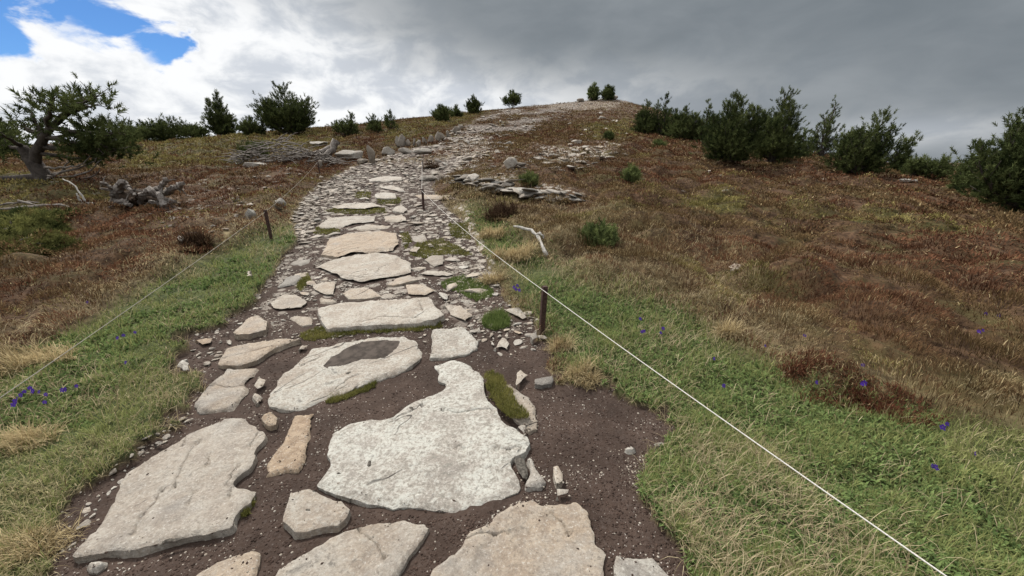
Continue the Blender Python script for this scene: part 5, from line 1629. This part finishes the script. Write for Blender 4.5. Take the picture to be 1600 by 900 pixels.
def leaning_pine():
    rr = np.random.default_rng(77)
    bx, by = 72, 289
    p = at(bx, by)[0]; s = mpp(bx, by)
    fwd = np.array([p[0], p[1], 0]); fwd /= np.linalg.norm(fwd)
    def L(x, y, d=0.0):
        return on_plane(x, y, p) + fwd * d
    root = empty('leaning_pine', p, 'wind bent old pine leaning left with bare grey lower branches', 'pine tree', 'pines on the left skyline')
    tb = Tubes()
    tb.add(curve([L(76, 296), L(66, 274), L(52, 254), L(42, 240), L(34, 228)], 10, .01, rr), np.linspace(.20, .10, 10), 9, .14, 1)
    tb.add(curve([L(55, 258), L(56, 238), L(67, 217), L(78, 200), L(95, 186), L(114, 172), L(128, 160)], 14, .01, rr), np.linspace(.125, .025, 14), 8, .1, 2)
    tb.add(curve([L(64, 276), L(50, 279), L(20, 280), L(-10, 282), L(-40, 279)], 9, .01, rr), np.linspace(.11, .07, 9), 8, .1, 3)
    ends = []
    limbs = [[(67, 217), (58, 195), (52, 180), (42, 172)], [(78, 200), (74, 182), (80, 168), (84, 158)], [(95, 186), (110, 172), (120, 162), (126, 156)],
             [(114, 172), (132, 168), (148, 166)], [(67, 217), (100, 212), (135, 204), (160, 196)], [(60, 230), (100, 230), (140, 226), (176, 218)],
             [(58, 238), (95, 246), (130, 246), (168, 242)], [(36, 230), (20, 220), (5, 212), (-12, 206)], [(40, 236), (22, 230), (8, 228), (-10, 226)],
             [(78, 200), (98, 184), (104, 166)], [(62, 228), (110, 236), (150, 234), (186, 226)], [(78, 200), (120, 206), (160, 208), (188, 212)],
             [(70, 215), (120, 224), (165, 228), (192, 238)], [(95, 186), (100, 174), (118, 166), (146, 158)], [(67, 217), (50, 208), (40, 200), (36, 192)]]
    for i, lb in enumerate(limbs):
        dd = rr.uniform(-1.0, 1.0)
        pts = [L(x, y, dd * j / (len(lb) - 1)) for j, (x, y) in enumerate(lb)]
        c = curve(pts, 9, .015, rr)
        tb.add(c, np.linspace(.06, .012, 9), 5)
        ends.append(c)
    # bare grey curls low on the right
    bare = []
    for lb in [[(70, 280), (95, 272), (105, 255), (115, 246)], [(75, 275), (110, 276), (140, 268), (155, 250)], [(80, 272), (120, 265), (148, 252), (150, 245)],
               [(70, 262), (100, 262), (130, 258), (138, 244)], [(33, 196), (50, 205), (75, 207), (100, 196)], [(135, 200), (140, 220), (152, 232), (160, 240)], [(75, 285), (115, 286), (150, 276), (157, 262)]]:
        dd = rr.uniform(-.5, .3)
        gb = Tubes(); bare.append(gb)
        gb.add(curve([L(x, y, dd * j / 3 - .1) for j, (x, y) in enumerate(lb)], 12, .012, rr), np.linspace(.032, .008, 12), 5)
    FP, FD = [], []
    for i_, c in enumerate(ends):
        tot = np.linalg.norm(np.diff(c, axis=0), axis=1).sum()
        m = int((36 if i_ in (0, 1, 2, 3, 9, 13) else 46) * tot)
        u = rr.uniform(.52, 1.0, m)
        bp = np.stack([np.interp(u, np.linspace(0, 1, 9), c[:, q]) for q in range(3)], -1)
        off = rr.normal(size=(m, 3)) * np.array([.22, .24, .13])
        FP.append(bp + off); FD.append(off + np.array([0, 0, .45]) + rr.normal(size=(m, 3)) * .25)
        for q in range(int(m / 6)):
            j = rr.integers(m); tb.add(np.array([bp[j], bp[j] + off[j] * .9]), [.012, .005], 3)
    FP = np.concatenate(FP); FD = np.concatenate(FD); n = len(FP)
    clump = fbm(FP[:, 0] * 2, FP[:, 1] * 2 + FP[:, 2] * 2, 2, 5)
    col = lerp(NEEDLE_A, NEEDLE_B, np.clip(.45 + .5 * clump + rr.normal(size=n) * .2, 0, 1))
    V, F, C = foliage(FP, FD, rr.uniform(.16, .27, n), col, rr)
    link('crown', new_mesh('crown', V, F, False, None, C), M_NEEDLE, root)
    link('trunk', tb.mesh('trunk'), M_BARK, root)
    for gb in bare: link('bare_branch', gb.mesh('bare_branch'), M_GREYWOOD, root)


leaning_pine()


# ------------------------------------------------------------------ dead wood
def frame_at(px, py):
    p = at(px, py)[0]; s = mpp(px, py)
    f = np.array([p[0], p[1], 0]); f /= np.linalg.norm(f)
    return p, s, np.array([f[1], -f[0], 0]), f


def stump():
    rr = np.random.default_rng(5)
    bx, by = 215, 326
    p, s, rt, fw = frame_at(bx, by)
    up = np.array([0, 0, 1.0])
    L = lambda x, y, d=0.0: on_plane(x, y, p) + fw * d
    root = empty('uprooted_stump', p, 'uprooted grey stump with dark hollow and twisted roots in the left heather', 'tree stump')
    me = rock_hull(612, .9, 20, .12, 2)
    me.materials.clear(); me.materials.append(M_DARKWOOD)
    me.polygons.foreach_set('use_smooth', np.ones(len(me.polygons), bool))
    o = link('stump_body', me, None, root)
    o.scale = (78 * s, 45 * s, 36 * s); o.location = L(222, 328); o.rotation_euler = (0.1, 0.1, math.atan2(rt[1], rt[0]))
    specs = [([(175, 328), (182, 300), (186, 288), (192, 282)], .12, .07), ([(192, 284), (200, 292), (210, 302)], .07, .03), ([(178, 305), (170, 288), (160, 284)], .06, .03),
             ([(215, 312), (224, 298), (236, 294), (246, 300), (255, 318)], .10, .06), ([(240, 305), (250, 290), (258, 278)], .08, .05), ([(258, 300), (270, 292), (284, 286)], .09, .06),
             ([(240, 300), (258, 312), (272, 312)], .08, .04), ([(205, 320), (212, 305), (209, 290)], .03, .012), ([(190, 328), (196, 318), (200, 330)], .05, .03),
             ([(205, 330), (200, 314), (206, 308)], .05, .03), ([(165, 330), (150, 322), (140, 320)], .05, .025), ([(150, 326), (165, 322), (180, 326)], .06, .04),
             ([(225, 322), (244, 310), (252, 326), (266, 322)], .05, .03), ([(248, 322), (262, 326), (267, 319)], .03, .015), ([(180, 318), (192, 310), (204, 318)], .08, .05)]
    for i, (pts, r0, r1) in enumerate(specs):
        t = Tubes()
        d = rr.uniform(-.35, -.05)
        c = curve([L(x, y, d - .12 * j) for j, (x, y) in enumerate(pts)], 10, .015, rr)
        c = curve(c, 18) + rr.normal(size=(18, 3)) * .012
        rad = np.linspace(r0, r1, 18) * .72 * (1 + .45 * fbm(np.arange(18) * .55 + i * 7, np.zeros(18), 3, i))
        t.add(c, rad, 9, .28, i)
        for q in range(2):
            e = c[rr.integers(6, 16)]; dd = rr.normal(size=3) * np.array([.16, .1, .12])
            t.add(curve([e, e + dd * .6 + np.array([0, 0, .03]), e + dd], 6), np.linspace(r1 * .5, .006, 6), 5, .2, q)
        link('root', t.mesh('root', False), M_DARKWOOD if i in (7, 8, 9, 13) else M_GREYWOOD, root)


stump()


def dead_pine():
    rr = np.random.default_rng(8)
    bx, by = 445, 258
    p, s, rt, fw = frame_at(bx, by)
    up = np.array([0, 0, 1.0])
    root = empty('fallen_dead_pine', p, 'grey brush pile of a fallen dead pine left of the path bend', 'dead tree')
    L = lambda x, y, d=0.0: on_plane(x, y, p) + fw * d
    tr = Tubes()
    tr.add(curve([L(372, 262), L(410, 254, .2), L(450, 250, .5), L(500, 240, .9), L(532, 226, 1.2)], 12, .03, rr), np.linspace(.04, .085, 12), 7, .25, 3)
    tr.add(curve([L(505, 250, .4), L(520, 236, .6), L(530, 218, .8)], 6, .02, rr), np.linspace(.08, .13, 6), 7, .4, 4)
    br = Tubes()
    for i in range(300):
        x = rr.uniform(362, 528); hgt = 34 * math.exp(-((x - 440) / 60) ** 2) + 7
        y = by - rr.uniform(-4, 1) * 1 - rr.random() * hgt
        d = rr.uniform(-.6, 1.2)
        a = rr.uniform(-1.2, 1.2) + (math.pi if rr.random() < .5 else 0); ln = rr.uniform(10, 40)
        e = (x + math.cos(a) * ln, y - math.sin(a) * ln * .35 - 2)
        m = ((x + e[0]) / 2 + rr.normal() * 3, (y + e[1]) / 2 - rr.random() * 5)
        br.add(curve([L(x, y, d), L(*m, d + rr.normal() * .15), L(*e, d + rr.normal() * .4)], 6, .01, rr), np.linspace(rr.uniform(.011, .026), .006, 6), 4)
    link('trunk', tr.mesh('trunk'), M_GREYWOOD, root)
    link('branches', br.mesh('branches'), M_TWIG, root)


dead_pine()


def branch_thing(name, label, lines, mat, bx, by, cat='branch', group=None, seed=1):
    rr = np.random.default_rng(seed)
    p, s, rt, fw = frame_at(bx, by)
    up = np.array([0, 0, 1.0])
    t = Tubes()
    for pts, r0, r1 in lines:
        c = curve([on_plane(x, y, p) + fw * d for (x, y, d) in pts], 12, .006, rr)
        t.add(c, np.linspace(r0, r1, 12) * (1 + .25 * rr.normal(size=12).clip(-1, 1)), 7, .15, seed)
    o = link(name, t.mesh(name), mat, loc=p)
    tag(o, label, cat, group)


branch_thing('fallen_branch', 'bleached dead branch bent in the grass right of the straw tussocks',
             [([(800, 360, .35), (815, 361, .3), (832, 364, .2), (840, 370, .1), (846, 380, -.1), (854, 392, -.3)], .016, .026), ([(838, 369, .1), (846, 365, .05), (850, 372, 0)], .02, .01)], M_PALEWOOD, 842, 382, seed=3)
branch_thing('fallen_branch', 'dark fallen branch lying in grass at the left picture edge, pale twigs above it',
             [([(-30, 330, .1), (20, 326, .1), (60, 322, 0), (100, 318, 0), (118, 328, -.1)], .028, .012), ([(28, 314, .2), (60, 322, .1), (96, 319, 0)], .02, .012), ([(40, 330, 0), (80, 327, 0), (120, 332, 0)], .02, .01),
              ([(0, 322, .2), (30, 316, .2), (62, 318, .2)], .02, .012)], M_GREYWOOD, 60, 330, seed=4)
branch_thing('fallen_branch', 'pale curved dead branch rising left of the uprooted stump',
             [([(98, 280, .2), (115, 288, .1), (126, 302, 0), (134, 316, 0)], .011, .02), ([(134, 316, 0), (150, 318, 0), (165, 322, 0)], .02, .026), ([(120, 302, 0), (124, 312, 0), (130, 318, 0)], .015, .02)], M_PALEWOOD, 134, 318, seed=5)

# ------------------------------------------------------------------ posts and ropes
def post(px, py, hgt, label, lean=(0, 0), w=.022):
    p = at(px, py)[0]
    root = empty('rope_post', (p[0], p[1], p[2]), label, 'post', 'rope posts along the path')
    bm = bmesh.new()
    bmesh.ops.create_cube(bm, size=1)
    for v in bm.verts:
        v.co.x *= w * 2; v.co.y *= w * 2; v.co.z = (v.co.z + .5) * (hgt + .2) - .2
    bmesh.ops.bevel(bm, geom=list(bm.edges), offset=.004, segments=2, affect='EDGES')
    me = bpy.data.meshes.new('shaft'); bm.to_mesh(me); bm.free()
    link('shaft', me, M_RUST, root)
    t = Tubes()
    a = np.linspace(0, 2 * math.pi, 13)
    t.add(np.stack([np.cos(a) * .014, np.full(13, -w - .004), hgt - .03 + np.sin(a) * .014], -1), .004, 5)
    link('eyelet', t.mesh('eyelet'), M_RUST, root)
    root.rotation_euler = (lean[0], lean[1], 0.3)
    mt = Matrix.Rotation(lean[1], 3, 'Y') @ Vector((0, 0, hgt - .03))
    return np.array([p[0] + mt.x, p[1] + mt.y, p[2] + mt.z])


pr = post(846, 522, 0.44, 'dark rusted post nearest the camera on the right rope', (0.0, .05))
pr2 = post(662, 328, 0.40, 'rusted post at the far end of the right rope by the beige edging stone', (0, .0))
pr3 = post(661, 268, 0.30, 'thin rusted post beside heather on the path bend', (0, .02), .016)
pl = post(424, 373, 0.46, 'reddish rusted post on the left rope in front of the lichen grey stone', (0, -.04))
pl2 = post(500, 275, 0.42, 'far rusted post on the left rope near the rubble strip', (0, -.02), .016)


def rope(pts, sag, r, mat, label):
    P = []
    for i in range(len(pts) - 1):
        a, b = np.array(pts[i], float), np.array(pts[i + 1], float)
        n = 40
        t = np.linspace(0, 1, n, endpoint=(i == len(pts) - 2))
        q = a[None] * (1 - t)[:, None] + b[None] * t[:, None]
        q[:, 2] -= sag[i] * 4 * t * (1 - t)
        P.append(q)
    P = np.concatenate(P)
    t = Tubes()
    t.add(P, r, 8)
    o = link('rope', t.mesh('rope'), mat, loc=(0, 0, 0))
    tag(o, label, 'rope')


off = np.array([-.01, -.03, 0])
rdx, rdy, rdz = raydir(1490, 900)
tq = (EYE - 0.42) / -float(rdz)
near_r = np.array([rdx * tq, rdy * tq, 0.42]); a0 = pr + off
end_r = near_r + (near_r - a0) * 0.45
rope([end_r, a0, pr2 + off, pr3 + off], [.02, .06, .06],   .0027, M_ROPE, 'white rope strung between the posts on the right side of the path')
rdx, rdy, rdz = raydir(0, 617)
tq = (EYE - 0.42) / -float(rdz)
near_l = np.array([rdx * tq, rdy * tq, 0.42]); a1 = pl + np.array([.01, -.03, 0])
end_l = near_l + (near_l - a1) * 0.3
rope([end_l, a1, pl2 + np.array([0, -.02, 0])], [.02, .05],   .0025, M_ROPE2, 'greyish rope strung between the posts on the left side of the path')

# ------------------------------------------------------------------ violets
def violet_meshes():
    rr = np.random.default_rng(3)
    V, F, C = [], [], []
    for k in range(5):
        a = k / 5 * 6.283 + .3
        d = np.array([math.cos(a), 0, math.sin(a)]); sd = np.array([-d[2], 0, d[0]])
        i = len(V)
        r1 = .0145 if k != 4 else .018
        pts = [d * .001, d * r1 * .55 + sd * .0065, d * r1 + sd * .004, d * r1 * 1.08, d * r1 - sd * .004, d * r1 * .55 - sd * .0065]
        for q, v in enumerate(pts): V.append(v + np.array([0, -.004 + .12 * abs(v[0]) - .15 * (q in (2, 3, 4)) * .02, 0]))
        F += [(i, i + 1, i + 2), (i, i + 2, i + 3), (i, i + 3, i + 4), (i, i + 4, i + 5)]
        C += [(.085, .04, .30)] * 6
    me = new_mesh('blossom', np.array(V), np.array(F), False, None, np.array(C)); me.materials.append(M_PETAL)
    Vs, Fs, Cs = blades(np.array([[0, 0, -.09], [.003, 0, -.09], [-.004, 0, -.09]]), np.array([.093, .05, .045]), np.array([.003, .006, .006]), np.array([.05, .7, .8]), np.array([1.6, 0, 3.0]), np.tile([[.05, .085, .025]], (3, 1)), 3)
    ms = new_mesh('stem', Vs, Fs, False, None, Cs); ms.materials.append(M_GRASS)
    return me, ms


def violets():
    rr = np.random.default_rng(31)
    bm_, sm_ = violet_meshes()
    sets = [
        ('purple flower in the cluster under the left rope at the left picture edge', [(22, 632), (28, 622), (38, 612), (47, 606), (52, 611), (62, 612), (70, 628), (33, 617), (24, 626), (72, 616)]),
        ('purple flower in the pair on the left verge right of the rope', [(103, 608), (120, 603), (98, 609)]),
        ('purple flower beside the left rope, left of the orange stone', [(184, 528), (193, 524), (211, 519), (197, 566)]),
        ('lone purple flower in the brown heather left of the rope', [(137, 472)]),
        ('purple flower in the bunch left of the near right post', [(803, 449), (808, 446), (811, 453), (806, 452)]),
        ('purple flower in the green verge right of the near right post', [(1000, 498), (1003, 518), (1006, 517), (1032, 520), (1036, 513)]),
        ('lone purple flower right of the rope in the green verge', [(1130, 602)]),
        ('purple flower at the border of heather above the right verge', [(1195, 540), (1115, 560), (1257, 524)]),
        ('purple flower around the long dark red heather clump', [(1275, 597), (1348, 570), (1350, 598), (1347, 600)]),
        ('purple flower in the green verge at lower right', [(1472, 667), (1479, 662), (1456, 728), (1522, 708), (1461, 730)]),
        ('purple flower in brown heather near the right picture edge', [(1529, 518), (1535, 516), (1540, 490), (1560, 492)]),
    ]
    for lab, pts in sets:
        for (px, py) in pts:
            p = at(px, py)[0]; s = mpp(px, py)
            p = at(px, py, .08)[0]
            root = empty('purple_flower', p, lab, 'flower', 'purple flowers in the grass')
            k = max(0.9, 3.0 * s / .020) * rr.uniform(.85, 1.2)
            a = link('blossom', bm_, None, root); b = link('stem', sm_, None, root)
            a.scale = (k, k, k); b.scale = (1, 1, 1.05)
            a.rotation_euler = (rr.uniform(-.7, -.2), 0, rr.uniform(-.6, .6))


violets()
